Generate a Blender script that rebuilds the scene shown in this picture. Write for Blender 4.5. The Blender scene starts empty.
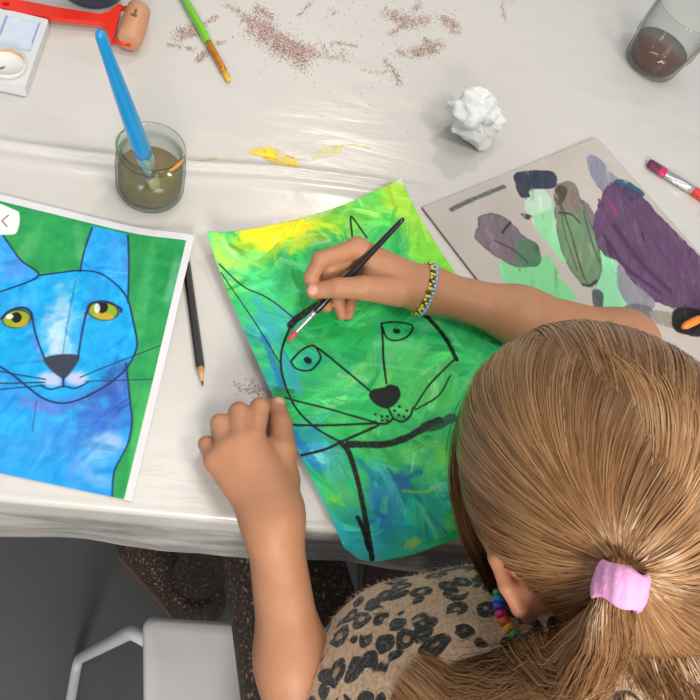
import bpy, bmesh, math, random
import numpy as np
from mathutils import Vector, Matrix
random.seed(7); RNG = np.random.default_rng(7)
scene = bpy.context.scene
col = scene.collection

# ------------------------------------------------------------------ camera
TABLE = 0.72
CAM_Z = TABLE + 0.53
R = np.array([[0.96337288, 0.14906234, 0.22291951],
              [0.0251797, -0.87788496, 0.47820914],
              [0.26698066, -0.45508067, -0.84948391]])      # rows: world axes in camera axes (right, down, forward)
cam_data = bpy.data.cameras.new('camera')
cam_data.sensor_width = 36.0
cam_data.lens = 36.0
cam_data.clip_start = 0.01
cam = bpy.data.objects.new('camera', cam_data)
col.objects.link(cam)
cm = np.eye(4)
cm[:3, 0] = R[:, 0]; cm[:3, 1] = -R[:, 1]; cm[:3, 2] = -R[:, 2]; cm[:3, 3] = (0, 0, CAM_Z)
cam.matrix_world = Matrix(cm.tolist())
scene.camera = cam

# ------------------------------------------------------------------ world, lamps, exposure
world = bpy.data.worlds.new('room_light')
scene.world = world
world.use_nodes = True
world.node_tree.nodes['Background'].inputs[0].default_value = (0.94, 0.97, 1.0, 1)
world.node_tree.nodes['Background'].inputs[1].default_value = 0.52

def area(name, loc, target, size, energy, color, sy=None):
    l = bpy.data.lights.new(name, 'AREA')
    l.size = size; l.energy = energy; l.color = color
    if sy:
        l.shape = 'RECTANGLE'; l.size_y = sy
    o = bpy.data.objects.new(name, l); col.objects.link(o)
    o.location = loc
    d = Vector(target) - Vector(loc)
    o.rotation_euler = d.to_track_quat('-Z', 'Y').to_euler()
    return o
area('ceiling_lamp', (0.95, -0.55, 2.60), (0.2, 0.2, 0.72), 0.55, 22, (1.0, 0.93, 0.84))
area('hair_back_light', (0.15, -1.75, 1.85), (0.25, 0.1, 0.85), 0.6, 44, (1.0, 0.94, 0.86))  # unseen light added behind the child to put highlights on the hair
area('crease_glint_light', (0.1, 0.75, 2.75), (0.1, 0.7, 0.72), 1.3, 9, (1.0, 0.98, 0.96), 0.25)  # overhead light added for glints along the sheet's fold and extra fill
def spot(name, loc, target, energy, color, angle, blend, radius):
    l = bpy.data.lights.new(name, 'SPOT')
    l.energy = energy; l.color = color; l.spot_size = math.radians(angle); l.spot_blend = blend; l.shadow_soft_size = radius
    o = bpy.data.objects.new(name, l); col.objects.link(o); o.location = loc
    o.rotation_euler = (Vector(target) - Vector(loc)).to_track_quat('-Z', 'Y').to_euler()
    return o
spot('warm_spotlight', (0.5, 1.9, 2.5), (-0.05, 0.66, 0.72), 44, (1.0, 0.84, 0.66), 34, 0.9, 0.08)

scene.view_settings.view_transform = 'Standard'
scene.view_settings.look = 'None'
scene.view_settings.gamma = 1.0
scene.view_settings.use_curve_mapping = False
scene.view_settings.exposure = -0.1

# ------------------------------------------------------------------ helpers
def at(px, py, z=0.0):
    """World point at height z above the table that lies along a sight line of the camera."""
    v = np.array([px - 350.0, py - 350.0, 700.0])
    w = R @ v
    return np.array([0, 0, CAM_Z]) + w * ((0.53 - z) / -w[2])
def lin(c):
    c = np.asarray(c, float) / 255.0
    return np.where(c <= 0.04045, c / 12.92, ((c + 0.055) / 1.055) ** 2.4)
def rgba(c):
    return tuple(float(x) for x in lin(c)) + (1.0,)

def mat(name, color=(200, 200, 200), rough=0.5, metal=0.0, spec=0.5, attr=None, noise=None, bump=None, sss=0.0, coat=0.0, sheen=0.0):
    m = bpy.data.materials.new(name); m.use_nodes = True
    nt = m.node_tree; b = nt.nodes['Principled BSDF']
    b.inputs['Roughness'].default_value = rough
    b.inputs['Metallic'].default_value = metal
    b.inputs['Specular IOR Level'].default_value = spec
    b.inputs['Coat Weight'].default_value = coat
    if sheen: b.inputs['Sheen Weight'].default_value = sheen
    if sss:
        b.inputs['Subsurface Weight'].default_value = sss
        b.inputs['Subsurface Radius'].default_value = (0.006, 0.0025, 0.0015)
        b.inputs['Subsurface Scale'].default_value = 1.0
    src = None
    if attr:
        a = nt.nodes.new('ShaderNodeAttribute'); a.attribute_name = attr
        src = a.outputs['Color']
    else:
        b.inputs['Base Color'].default_value = rgba(color)
    tc = nt.nodes.new('ShaderNodeTexCoord')
    if noise:                                    # (scale, strength): a fine tonal variation of the base colour
        n = nt.nodes.new('ShaderNodeTexNoise'); n.inputs['Scale'].default_value = noise[0]; n.inputs['Detail'].default_value = 6
        nt.links.new(tc.outputs['Object'], n.inputs['Vector'])
        mr = nt.nodes.new('ShaderNodeMapRange'); mr.inputs[3].default_value = 1 - noise[1]; mr.inputs[4].default_value = 1 + noise[1]
        nt.links.new(n.outputs['Fac'], mr.inputs[0])
        mx = nt.nodes.new('ShaderNodeMix'); mx.data_type = 'RGBA'; mx.blend_type = 'MULTIPLY'; mx.inputs[0].default_value = 1.0
        if src is not None: nt.links.new(src, mx.inputs[6])
        else: mx.inputs[6].default_value = rgba(color)
        nt.links.new(mr.outputs[0], mx.inputs[7])
        src = mx.outputs[2]
    if src is not None: nt.links.new(src, b.inputs['Base Color'])
    if bump:                                     # (scale, distance)
        n = nt.nodes.new('ShaderNodeTexNoise'); n.inputs['Scale'].default_value = bump[0]; n.inputs['Detail'].default_value = 4
        nt.links.new(tc.outputs['Object'], n.inputs['Vector'])
        bp = nt.nodes.new('ShaderNodeBump'); bp.inputs['Strength'].default_value = 1.0; bp.inputs['Distance'].default_value = bump[1]
        nt.links.new(n.outputs['Fac'], bp.inputs['Height']); nt.links.new(bp.outputs['Normal'], b.inputs['Normal'])
    return m
def glass_mat(name, tint=(245, 250, 250), edge=(150, 165, 160), rough=0.03):
    """Thin-walled clear glass: straight-through light, a Fresnel reflection, a darker tint at grazing edges."""
    m = bpy.data.materials.new(name); m.use_nodes = True
    nt = m.node_tree; nt.nodes.remove(nt.nodes['Principled BSDF']); out = nt.nodes['Material Output']
    tr = nt.nodes.new('ShaderNodeBsdfTransparent'); gl_ = nt.nodes.new('ShaderNodeBsdfGlossy'); gl_.inputs['Roughness'].default_value = rough
    lw = nt.nodes.new('ShaderNodeLayerWeight'); lw.inputs['Blend'].default_value = 0.5
    mc = nt.nodes.new('ShaderNodeMix'); mc.data_type = 'RGBA'; mc.inputs[6].default_value = rgba(tint); mc.inputs[7].default_value = rgba(edge)
    p0 = nt.nodes.new('ShaderNodeMath'); p0.operation = 'POWER'; p0.inputs[1].default_value = 2.5; nt.links.new(lw.outputs['Facing'], p0.inputs[0])
    nt.links.new(p0.outputs[0], mc.inputs[0]); nt.links.new(mc.outputs[2], tr.inputs['Color'])
    pw = nt.nodes.new('ShaderNodeMath'); pw.operation = 'POWER'; pw.inputs[1].default_value = 3.0; nt.links.new(lw.outputs['Facing'], pw.inputs[0])
    fr = nt.nodes.new('ShaderNodeMapRange'); fr.inputs[3].default_value = 0.035; fr.inputs[4].default_value = 0.25; nt.links.new(pw.outputs[0], fr.inputs[0])
    ms = nt.nodes.new('ShaderNodeMixShader'); nt.links.new(fr.outputs[0], ms.inputs[0]); nt.links.new(tr.outputs[0], ms.inputs[1]); nt.links.new(gl_.outputs[0], ms.inputs[2])
    nt.links.new(ms.outputs[0], out.inputs[0])
    return m

def wloc(o):
    v = Vector((0, 0, 0))
    while o is not None:
        v = v + Vector(o.location); o = o.parent
    return v
def link(name, me, m, parent=None, origin=None):
    o = bpy.data.objects.new(name, me); col.objects.link(o)
    for k in (m if isinstance(m, (list, tuple)) else [m]):
        if k is not None: me.materials.append(k)
    off = Vector((0, 0, 0))
    if parent is not None:
        o.parent = parent; off = wloc(parent)
    if origin is not None:
        o.location = Vector(origin) - off; off = Vector(origin)
    if off.length > 0: me.transform(Matrix.Translation(-off))
    return o
def mesh(name, verts, faces, m, parent=None, origin=None, smooth=True, colors=None, midx=None):
    """verts in world coordinates; faces: list of tuples or an int array with one row per face."""
    me = bpy.data.meshes.new(name)
    verts = np.asarray(verts, np.float32).reshape(-1, 3)
    if isinstance(faces, np.ndarray):
        n, k = faces.shape
        me.vertices.add(len(verts)); me.vertices.foreach_set('co', verts.ravel())
        me.loops.add(n * k); me.loops.foreach_set('vertex_index', faces.astype(np.int32).ravel())
        me.polygons.add(n); me.polygons.foreach_set('loop_start', np.arange(0, n * k, k, dtype=np.int32))
        me.update(calc_edges=True); me.validate()
    else:
        me.from_pydata(verts.tolist(), [], [tuple(int(i) for i in f) for f in faces])
    if smooth: me.polygons.foreach_set('use_smooth', np.ones(len(me.polygons), bool))
    if colors is not None:
        ca = me.color_attributes.new('Col', 'FLOAT_COLOR', 'POINT')
        c4 = np.ones((len(verts), 4), np.float32); c4[:, :3] = colors
        ca.data.foreach_set('color', c4.ravel())
    if midx is not None: me.polygons.foreach_set('material_index', np.asarray(midx, np.int32))
    me.update()
    return link(name, me, m, parent, origin)
def empty(name, loc):
    o = bpy.data.objects.new(name, None); col.objects.link(o); o.location = Vector(loc); o.empty_display_size = 0.02
    return o
def tag(o, label=None, cat=None, group=None, kind=None):
    if label: o['label'] = label
    if cat: o['category'] = cat
    if group: o['group'] = group
    if kind: o['kind'] = kind
    return o

class G:
    """Collects geometry of one part."""
    def __init__(s): s.v = []; s.f = []; s.n = 0
    def add(s, v, f):
        v = np.asarray(v, float).reshape(-1, 3)
        s.v.append(v); s.f += [tuple(int(i) + s.n for i in q) for q in f]; s.n += len(v); return s
    def build(s, name, m, parent=None, origin=None, smooth=True):
        return mesh(name, np.concatenate(s.v), s.f, m, parent, origin, smooth)
def basis(d):
    d = np.asarray(d, float); d = d / np.linalg.norm(d)
    u = np.cross(d, (0, 0, 1) if abs(d[2]) < 0.9 else (1, 0, 0)); u /= np.linalg.norm(u)
    return u, np.cross(d, u), d
def spline(P, n):
    """Catmull-Rom through the points, n samples in all."""
    P = np.asarray(P, float)
    if len(P) < 3:
        t = np.linspace(0, 1, n)[:, None]; return P[0] * (1 - t) + P[-1] * t
    Q = np.vstack([2 * P[0] - P[1], P, 2 * P[-1] - P[-2]])
    t = np.linspace(0, len(P) - 1 - 1e-9, n); i = t.astype(int); u = (t - i)[:, None]
    a, b, c, d = Q[i], Q[i + 1], Q[i + 2], Q[i + 3]
    return 0.5 * (2 * b + (c - a) * u + (2 * a - 5 * b + 4 * c - d) * u ** 2 + (3 * b - 3 * c + d - a) * u ** 3)
def tube(P, r, seg=12, closed=False, flat=1.0, up=None):
    P = np.asarray(P, float); n = len(P); r = np.broadcast_to(np.asarray(r, float), (n,))
    T = np.gradient(P, axis=0) if not closed else np.roll(P, -1, 0) - np.roll(P, 1, 0)
    T /= np.linalg.norm(T, axis=1)[:, None]
    u, w, _ = basis(T[0])
    if up is not None:
        w = np.asarray(up, float); w = w - T[0] * (w @ T[0]); w /= np.linalg.norm(w); u = np.cross(w, T[0])
    V = []; a = np.linspace(0, 2 * np.pi, seg, endpoint=False)
    for i in range(n):
        u = u - T[i] * (u @ T[i]); u /= np.linalg.norm(u); w = np.cross(T[i], u)
        V.append(P[i] + r[i] * (np.cos(a)[:, None] * u + flat * np.sin(a)[:, None] * w))
    F = []
    for i in range(n if closed else n - 1):
        j = (i + 1) % n
        for k in range(seg):
            F.append((i * seg + k, i * seg + (k + 1) % seg, j * seg + (k + 1) % seg, j * seg + k))
    if not closed:
        F.append(tuple(range(seg))[::-1]); F.append(tuple((n - 1) * seg + k for k in range(seg)))
    return np.concatenate(V), F
def rod(a, b, prof, seg=16, flat=1.0, up=None):
    """prof: (fraction, radius) pairs along a-b."""
    a = np.asarray(a, float); b = np.asarray(b, float)
    t = np.array([p[0] for p in prof])[:, None]
    P = a + (b - a) * t
    u, w, d = basis(b - a)
    if up is not None:
        w = np.asarray(up, float); w = w - d * (w @ d); w /= np.linalg.norm(w); u = np.cross(w, d)
    ang = np.linspace(0, 2 * np.pi, seg, endpoint=False); V = []
    for p, (tt, r) in zip(P, prof):
        fl = flat(tt) if callable(flat) else flat
        V.append(p + r * (np.cos(ang)[:, None] * u + fl * np.sin(ang)[:, None] * w))
    n = len(prof); F = []
    for i in range(n - 1):
        for k in range(seg): F.append((i * seg + k, i * seg + (k + 1) % seg, (i + 1) * seg + (k + 1) % seg, (i + 1) * seg + k))
    F.append(tuple(range(seg))[::-1]); F.append(tuple((n - 1) * seg + k for k in range(seg)))
    return np.concatenate(V), F
def lathe(c, prof, seg=48, closed_loop=False, axis=None):
    """prof: (radius, height) pairs revolved about the vertical through c."""
    a = np.linspace(0, 2 * np.pi, seg, endpoint=False); V = []
    for r, z in prof: V.append(np.c_[np.cos(a) * r, np.sin(a) * r, np.full(seg, z)])
    n = len(prof); F = []
    for i in range(n if closed_loop else n - 1):
        j = (i + 1) % n
        for k in range(seg): F.append((i * seg + k, i * seg + (k + 1) % seg, j * seg + (k + 1) % seg, j * seg + k))
    if not closed_loop:
        F.append(tuple(range(seg))[::-1]); F.append(tuple((n - 1) * seg + k for k in range(seg)))
    return np.concatenate(V) + np.asarray(c, float), F
def box(c, size, ax=None, bevel=0.0, seg=3):
    bm = bmesh.new(); bmesh.ops.create_cube(bm, size=1.0)
    for v in bm.verts: v.co = Vector((v.co.x * size[0], v.co.y * size[1], v.co.z * size[2]))
    if bevel: bmesh.ops.bevel(bm, geom=list(bm.edges), offset=bevel, segments=seg, profile=0.5, affect='EDGES')
    V = np.array([v.co[:] for v in bm.verts]); bm.verts.index_update()
    F = [tuple(v.index for v in f.verts) for f in bm.faces]; bm.free()
    if ax is not None: V = V @ np.asarray(ax, float)
    return V + np.asarray(c, float), F
def prism(poly, z0, z1):
    """poly: xy points; extruded between two heights."""
    P = np.asarray(poly, float); n = len(P)
    V = np.r_[np.c_[P, np.full(n, z0)], np.c_[P, np.full(n, z1)]]
    area2 = np.sum(P[:, 0] * np.roll(P[:, 1], -1) - np.roll(P[:, 0], -1) * P[:, 1])
    F = [tuple(range(n))[::-1], tuple(range(n, 2 * n))] + [(i, (i + 1) % n, (i + 1) % n + n, i + n) for i in range(n)]
    if area2 < 0: F = [q[::-1] for q in F]
    return V, F

# value noise, used for paint patterns and creases
_LAT = RNG.random((256, 256))
def vnoise(x, y):
    xi = np.floor(x).astype(int); yi = np.floor(y).astype(int); fx = x - xi; fy = y - yi
    fx = fx * fx * (3 - 2 * fx); fy = fy * fy * (3 - 2 * fy)
    g = lambda i, j: _LAT[i & 255, j & 255]
    return (g(xi, yi) * (1 - fx) + g(xi + 1, yi) * fx) * (1 - fy) + (g(xi, yi + 1) * (1 - fx) + g(xi + 1, yi + 1) * fx) * fy
def fbm(x, y, o=4):
    s = 0; a = 0.5
    for k in range(o): s = s + a * vnoise(x * 2 ** k + 17 * k, y * 2 ** k + 31 * k); a *= 0.5
    return s / (1 - 0.5 ** o)
def sstep(e0, e1, x):
    t = np.clip((x - e0) / (e1 - e0), 0, 1); return t * t * (3 - 2 * t)

class Canvas:
    """A sheet of paper sampled on a grid (a, b in millimetres) that paint is brushed onto."""
    def __init__(s, a, b, base):
        s.a, s.b = a, b; s.c = np.tile(np.asarray(base, float), (a.size, 1))
    def put(s, w, color):
        s.c += (np.asarray(color, float) - s.c) * w[:, None]
    def blob(s, p, px, py, color, alpha, soft=0.5, wob=0.35, sc=14.0):
        a, b = s.a - p[0], s.b - p[1]
        M = np.linalg.inv(np.array([[px[0] - p[0], py[0] - p[0]], [px[1] - p[1], py[1] - p[1]]]))
        u = M[0, 0] * a + M[0, 1] * b; v = M[1, 0] * a + M[1, 1] * b
        r = np.sqrt(u * u + v * v) + (fbm(s.a / sc + p[0], s.b / sc + p[1]) - 0.5) * 2 * wob
        s.put((1 - sstep(1 - soft, 1 + soft * 0.6, r)) * alpha, color)
    def line(s, pts, w, color, alpha=1.0, soft=0.35, wob=0.15, n=None, dry=0.0):
        P = spline(np.asarray(pts, float), n or max(8, 6 * len(pts))) if len(pts) > 2 else np.asarray(pts, float)
        pad = w + 2
        m = (s.a > P[:, 0].min() - pad) & (s.a < P[:, 0].max() + pad) & (s.b > P[:, 1].min() - pad) & (s.b < P[:, 1].max() + pad)
        i = np.nonzero(m)[0]
        if not len(i): return
        A, B = s.a[i], s.b[i]; d = np.full(len(i), 1e9)
        for p, q in zip(P[:-1], P[1:]):
            e = q - p; L = max(e @ e, 1e-9); h = np.clip(((A - p[0]) * e[0] + (B - p[1]) * e[1]) / L, 0, 1)
            d = np.minimum(d, np.hypot(A - p[0] - h * e[0], B - p[1] - h * e[1]))
        hw = w * 0.5 * (1 + (fbm(A / 5, B / 5) - 0.5) * 2 * wob)
        k = (1 - sstep(hw - soft, hw + soft, d)) * alpha
        if dry: k = k * (1 - dry * sstep(0.45, 0.75, fbm(A / 1.5, B / 1.5)))
        s.c[i] += (np.asarray(color, float) - s.c[i]) * k[:, None]
    def poly(s, pts, color, alpha=1.0, soft=0.6, wob=0.0, sc=5.0, smooth=True):
        P = np.asarray(pts, float)
        if smooth:
            Q = np.vstack([P[-1:], P, P[:2]]); P = spline(Q, 8 * len(Q))[8:-8]
        A = s.a + (fbm(s.a / sc, s.b / sc) - 0.5) * 2 * wob * 4; B = s.b + (fbm(s.a / sc + 50, s.b / sc + 9) - 0.5) * 2 * wob * 4
        ins = np.zeros(A.size, bool); d = np.full(A.size, 1e9)
        for p, q in zip(P, np.roll(P, -1, 0)):
            e = q - p; L = max(e @ e, 1e-9)
            c = (p[1] > B) != (q[1] > B)
            if abs(e[1]) > 1e-12: ins ^= c & (A < e[0] * (B - p[1]) / e[1] + p[0])
            h = np.clip(((A - p[0]) * e[0] + (B - p[1]) * e[1]) / L, 0, 1)
            d = np.minimum(d, np.hypot(A - p[0] - h * e[0], B - p[1] - h * e[1]))
        sd = np.where(ins, -d, d)
        s.put((1 - sstep(-soft, soft, sd)) * alpha, color); return sd
def brushwork(cv, n, seed, size, jitter, ang, alpha=0.8, spread=0.5, starts=None):
    """Short bristle strokes that carry the colour found where they start."""
    rg = np.random.default_rng(seed); N = cv.a.size
    for k in range(n):
        i0 = rg.integers(N) if starts is None else starts[rg.integers(len(starts))]; a0, b0 = cv.a[i0], cv.b[i0]
        L, w = size[0] * rg.uniform(.5, 1.4), size[1] * rg.uniform(.5, 1.4)
        th = (ang(a0, b0) if callable(ang) else ang) + rg.normal() * spread
        ca, sa = math.cos(th), math.sin(th)
        A, B = cv.a - a0, cv.b - b0
        m = np.nonzero((np.abs(A) < L) & (np.abs(B) < L))[0]
        A, B = A[m], B[m]
        bend_ = rg.normal() * .006
        u = A * ca + B * sa; v = -A * sa + B * ca + bend_ * u * u
        e = sstep(L * .5, L * .30, np.abs(u) + (fbm(v * .9 + k, v * 0 + 3.3) - .5) * L * .35) * sstep(w * .5, w * .42, np.abs(v))
        br_ = sstep(.30, .52, fbm(v * 1.3 + k * 7.1, u * .04 + k))
        c = cv.c[i0] + rg.normal(size=3) * np.array(jitter) * .6 + rg.normal() * np.array(jitter)
        k_ = (e * br_ * alpha * rg.uniform(.4, 1.0))[:, None]
        cv.c[m] += (np.clip(c, 5, 250) - cv.c[m]) * k_
def grid_faces(nu, nv):
    i, j = np.meshgrid(np.arange(nu - 1), np.arange(nv - 1), indexing='ij')
    k = (i * nv + j).ravel()
    return np.c_[k, k + nv, k + nv + 1, k + 1]
def sheet(name, X, nu, nv, thick, m, colors, parent=None, origin=None, back=(235, 232, 225)):
    """A thin sheet with a top, an underside and edges. X: nu*nv points."""
    X = np.asarray(X, float); f = grid_faces(nu, nv)
    n = X.shape[0]
    a, b, c = X[f[0]][:3] if False else (X[f[0][0]], X[f[0][1]], X[f[0][3]])
    up = np.cross(b - a, c - a)[2] > 0
    top = f if up else f[:, ::-1]
    low = top[:, ::-1] + n
    ring = np.r_[np.arange(nv), np.arange(1, nu) * nv + nv - 1, (nu - 1) * nv + np.arange(nv - 2, -1, -1), np.arange(nu - 2, 0, -1) * nv]
    nx = np.roll(ring, -1)
    side = np.c_[ring, nx, nx + n, ring + n]
    if not up: side = side[:, ::-1]
    V = np.r_[X, X - np.array([0, 0, thick])]
    C = np.r_[lin(colors), np.tile(lin(back), (n, 1))]
    return mesh(name, V, np.r_[top, low, side], m, parent, origin, True, C)
# ---- paint strokes of the two pictures and the card, in millimetres on each sheet
GREEN_STROKES=[([(-1.6,30.2),(9.0,56.4),(21.8,70.2),(29.7,82.0),(38.1,100.6)],1.25,'k'),
([(-3.6,38.3),(1.8,86.2),(5.0,134.6)],0.94,'k'),
([(134.0,43.3),(145.1,20.6),(147.2,25.2),(148.3,47.0)],1.72,'k'),
([(75.8,93.2),(58.9,96.7),(39.8,101.3),(31.4,105.5)],5.46,'k'),
([(31.4,105.5),(17.2,118.9),(8.0,130.7),(0.8,148.0),(-2.0,174.5),(4.9,197.0),(18.4,217.6)],1.72,'k'),
([(151.1,122.2),(151.2,129.3),(159.7,149.0),(162.6,173.2),(159.9,194.5)],3.9,'k'),
([(14.6,136.6),(27.8,130.7),(40.5,129.6),(42.6,136.8),(40.4,144.3),(27.1,150.1),(16.3,144.5),(14.6,136.6)],1.56,'k'),
([(29.3,140.7),(29.9,141.5)],5.46,'k'),
([(40.5,129.6),(46.0,138.2),(55.9,162.4),(66.3,188.7)],1.72,'k'),
([(111.9,134.5),(101.6,153.7),(93.9,166.8),(83.9,188.0)],1.72,'k'),
([(111.9,134.5),(126.4,138.6),(139.2,147.7),(129.6,155.2),(115.9,155.1),(108.6,148.8),(111.3,135.4)],1.56,'k'),
([(120.3,146.3),(122.2,147.1)],4.68,'k'),
([(72.9,209.0),(72.1,218.7)],1.56,'k'),
([(72.1,218.7),(63.9,220.0),(57.3,217.0),(55.0,214.0)],1.72,'k'),
([(72.1,218.7),(78.1,224.5),(87.8,222.8),(94.5,217.6)],1.72,'k'),
([(-6.3,164.8),(19.8,184.3),(38.5,200.6),(57.3,217.0)],1.56,'k'),
([(-14.5,187.2),(18.1,201.1),(55.7,216.3)],1.72,'k'),
([(-17.8,213.9),(3.9,217.5),(20.4,217.6),(56.4,218.6)],1.87,'k'),
([(95.4,218.0),(122.2,204.7),(158.0,193.7)],1.4,'k'),
([(95.2,220.0),(122.7,217.6),(144.8,205.8)],1.25,'k'),
([(23.7,222.0),(50.6,234.5),(73.4,238.3),(100.6,236.7),(111.3,237.5)],5.07,'k'),
([(93.5,237.5),(102.5,240.6),(111.5,240.6),(122.9,240.7)],7.02,'k2'),
([(18.4,217.6),(20.2,228.0),(16.5,245.9),(10.4,265.8),(4.6,281.7),(-1.2,300.5),(-3.8,309.4)],3.9,'k'),
([(-0.5,277.4),(-0.9,287.7),(-3.1,302.1)],3.12,'k'),
([(58.7,208.7),(59.0,208.8)],2.03,'k'),
([(63.2,212.7),(63.4,212.8)],2.03,'k'),
([(68.1,214.9),(68.4,215.0)],2.03,'k'),
([(61.7,216.0),(61.9,216.1)],2.03,'k'),
([(65.6,217.8),(65.9,217.9)],2.03,'k'),
([(76.9,212.8),(77.2,212.9)],2.03,'k'),
([(83.1,211.5),(83.4,211.6)],2.03,'k'),
([(87.4,217.5),(87.7,217.6)],2.03,'k'),
([(78.3,218.0),(78.6,218.1)],2.03,'k'),
([(81.8,221.1),(82.1,221.2)],2.03,'k')]
GREEN_NOSE=[(62.7,191.2),(69.0,187.8),(74.6,189.2),(80.2,190.6),(86.8,190.4),(92.1,195.8),(89.7,203.1),(82.7,207.2),(75.1,208.9),(69.6,207.5),(63.7,199.8)]
GREEN_BLOBS=[((53.1,84.4),(106.3,104.9),(19.5,145.8),(20,165,80),0.9),
((13.5,101.6),(55.1,118.4),(-12.8,152.1),(50,185,120),0.8),
((7.7,39.2),(7.9,60.5),(-20.3,45.3),(120,205,110),0.8),
((11.2,17.8),(19.7,39.2),(-1.3,25.5),(165,215,95),0.9),
((9.4,99.9),(9.7,116.4),(-26.6,106.0),(30,160,165),0.8),
((-4.7,145.6),(-5.7,159.6),(-43.4,147.4),(25,160,170),0.85),
((70.5,91.1),(93.6,100.1),(55.1,118.4),(10,150,65),0.8),
((46.0,187.9),(91.8,208.2),(27.5,219.0),(35,180,95),0.8),
((115.6,197.5),(151.6,213.1),(91.6,233.7),(70,195,95),0.8),
((87.8,21.1),(153.8,20.3),(83.8,38.1),(170,205,40),0.9),
((57.5,7.0),(92.9,6.2),(54.8,19.7),(240,215,15),0.95),
((91.7,13.9),(115.5,13.5),(89.2,24.6),(245,215,10),0.9),
((125.0,5.0),(143.3,3.3),(124.2,9.4),(240,215,20),0.8),
((45.5,24.2),(54.6,33.1),(39.3,30.8),(215,215,30),0.8),
((171.1,17.6),(193.1,51.1),(139.4,40.2),(85,195,70),0.95),
((136.5,25.3),(166.4,24.1),(133.0,40.7),(110,205,70),0.7),
((203.9,15.1),(222.0,11.4),(201.7,44.3),(165,210,50),0.9),
((202.1,67.1),(222.2,63.7),(198.8,109.6),(140,205,55),0.9),
((210.6,101.9),(228.2,98.1),(211.2,132.7),(130,205,50),0.9),
((161.5,52.9),(181.6,59.9),(148.8,73.3),(45,185,90),0.8),
((196.9,84.4),(214.3,81.6),(195.0,109.6),(95,195,55),0.7),
((-13.8,199.8),(-14.7,213.0),(-38.9,199.9),(20,140,190),0.7),
((-7.8,221.3),(-7.5,234.2),(-29.6,222.9),(30,150,205),0.9),
((-8.9,248.2),(-8.5,265.4),(-33.6,249.4),(60,190,110),0.8),
((10.6,239.4),(25.9,246.7),(0.5,256.5),(40,170,120),0.8),
((-14.9,258.7),(-14.7,268.0),(-29.6,259.3),(90,190,70),0.8),
((-13.9,281.1),(-13.6,294.6),(-34.8,281.5),(30,160,170),0.85),
((-7.5,301.6),(4.1,307.5),(-12.9,310.6),(30,160,195),0.9),
((36.3,270.3),(59.0,275.1),(30.8,288.8),(15,125,175),0.9),
((19.4,289.2),(36.0,297.5),(8.6,306.4),(15,125,185),0.9),
((58.8,267.2),(90.2,277.5),(55.7,274.1),(15,120,170),0.8),
((58.3,299.6),(94.2,307.7),(52.5,317.7),(20,155,150),0.9),
((25.9,310.1),(59.9,318.2),(22.8,320.3),(30,160,165),0.8),
((85.5,275.2),(112.8,283.2),(80.0,287.7),(50,190,100),0.9),
((108.3,266.4),(125.4,274.4),(101.0,276.8),(90,205,70),0.9),
((75.7,289.6),(102.4,297.6),(73.0,295.7),(25,150,130),0.8),
((77.3,318.3),(91.7,321.7),(74.7,325.8),(70,195,90),0.8),
((72.5,254.5),(83.9,259.9),(67.6,261.9),(110,215,130),0.8),
((52.3,245.0),(84.8,260.3),(47.6,252.4),(60,195,90),0.6),
((58.1,167.5),(83.4,178.4),(53.2,175.7),(60,200,120),0.5),
((114.4,164.5),(148.7,182.6),(105.7,176.0),(85,205,120),0.6),
((73.2,142.0),(99.4,152.8),(65.0,155.7),(25,170,90),0.5)]
GREEN_DABS=[([(99.9,9.2),(120.8,6.2),(130.5,5.5)],
2.34,(150,220,170)),([(93.2,35.2),(112.4,37.0)],
1.56,(150,225,180)),([(56.9,42.4),(70.8,52.1),(80.5,58.0)],
3.12,(120,215,140)),([(149.1,3.9),(170.8,-2.2),(197.9,-5.7)],
3.12,(170,225,110)),([(135.9,16.3),(156.1,6.2)],
2.34,(150,220,100)),([(11.0,12.0),(17.1,28.0)],
2.34,(180,230,160)),([(2.2,18.0),(5.7,35.1)],
1.56,(190,220,60)),([(95.0,151.0),(113.8,156.5),(132.5,172.0)],
3.12,(110,215,140)),([(49.7,163.9),(68.1,177.0)],
3.12,(120,215,140)),([(75.8,164.5),(138.0,198.5)],
1.56,(110,215,130)),([(57.9,141.0),(55.4,163.2)],
4.68,(60,195,120)),([(45.1,275.6),(62.8,285.1),(77.6,286.7)],
1.25,(160,205,60)),([(68.6,284.2),(80.2,286.1)],
1.56,(120,220,180)),([(52.8,292.3),(52.2,305.6),(51.7,321.6)],
2.34,(100,215,140)),([(51.4,294.3),(41.1,316.1)],
1.95,(70,200,150)),([(28.0,275.4),(22.1,283.3)],
3.12,(90,205,140)),([(14.2,286.5),(-2.0,309.5)],
2.34,(60,180,225)),([(27.5,315.3),(35.6,315.1)],
3.9,(170,215,90)),([(84.7,85.2),(81.9,118.1)],
3.12,(15,150,60)),([(66.0,60.8),(53.2,95.6)],
4.68,(15,145,75)),([(43.8,255.3),(48.6,267.0),(68.3,268.9)],
2.34,(10,110,150)),([(73.2,215.2),(53.8,252.4)],
3.9,(55,190,90)),([(14.3,69.4),(8.3,166.3)],
3.9,(50,170,180)),([(2.5,107.7),(-2.7,154.5)],
3.9,(20,120,190)),([(-15.2,195.4),(-9.7,229.7)],
3.9,(25,130,200)),([(-20.3,231.9),(-16.2,292.8)],
2.34,(40,180,190))]
CAT_EARL=[(211.7,-20.6),(165.2,25.4),(150.8,40.1),(130.2,59.8),(112.6,70.8),(134.8,93.1),(162.0,100.9)]
CAT_EARR=[(82.9,58.0),(85.4,37.7),(86.5,9.6),(55.8,9.7),(47.5,39.0),(38.5,77.8),(56.4,65.6)]
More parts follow.
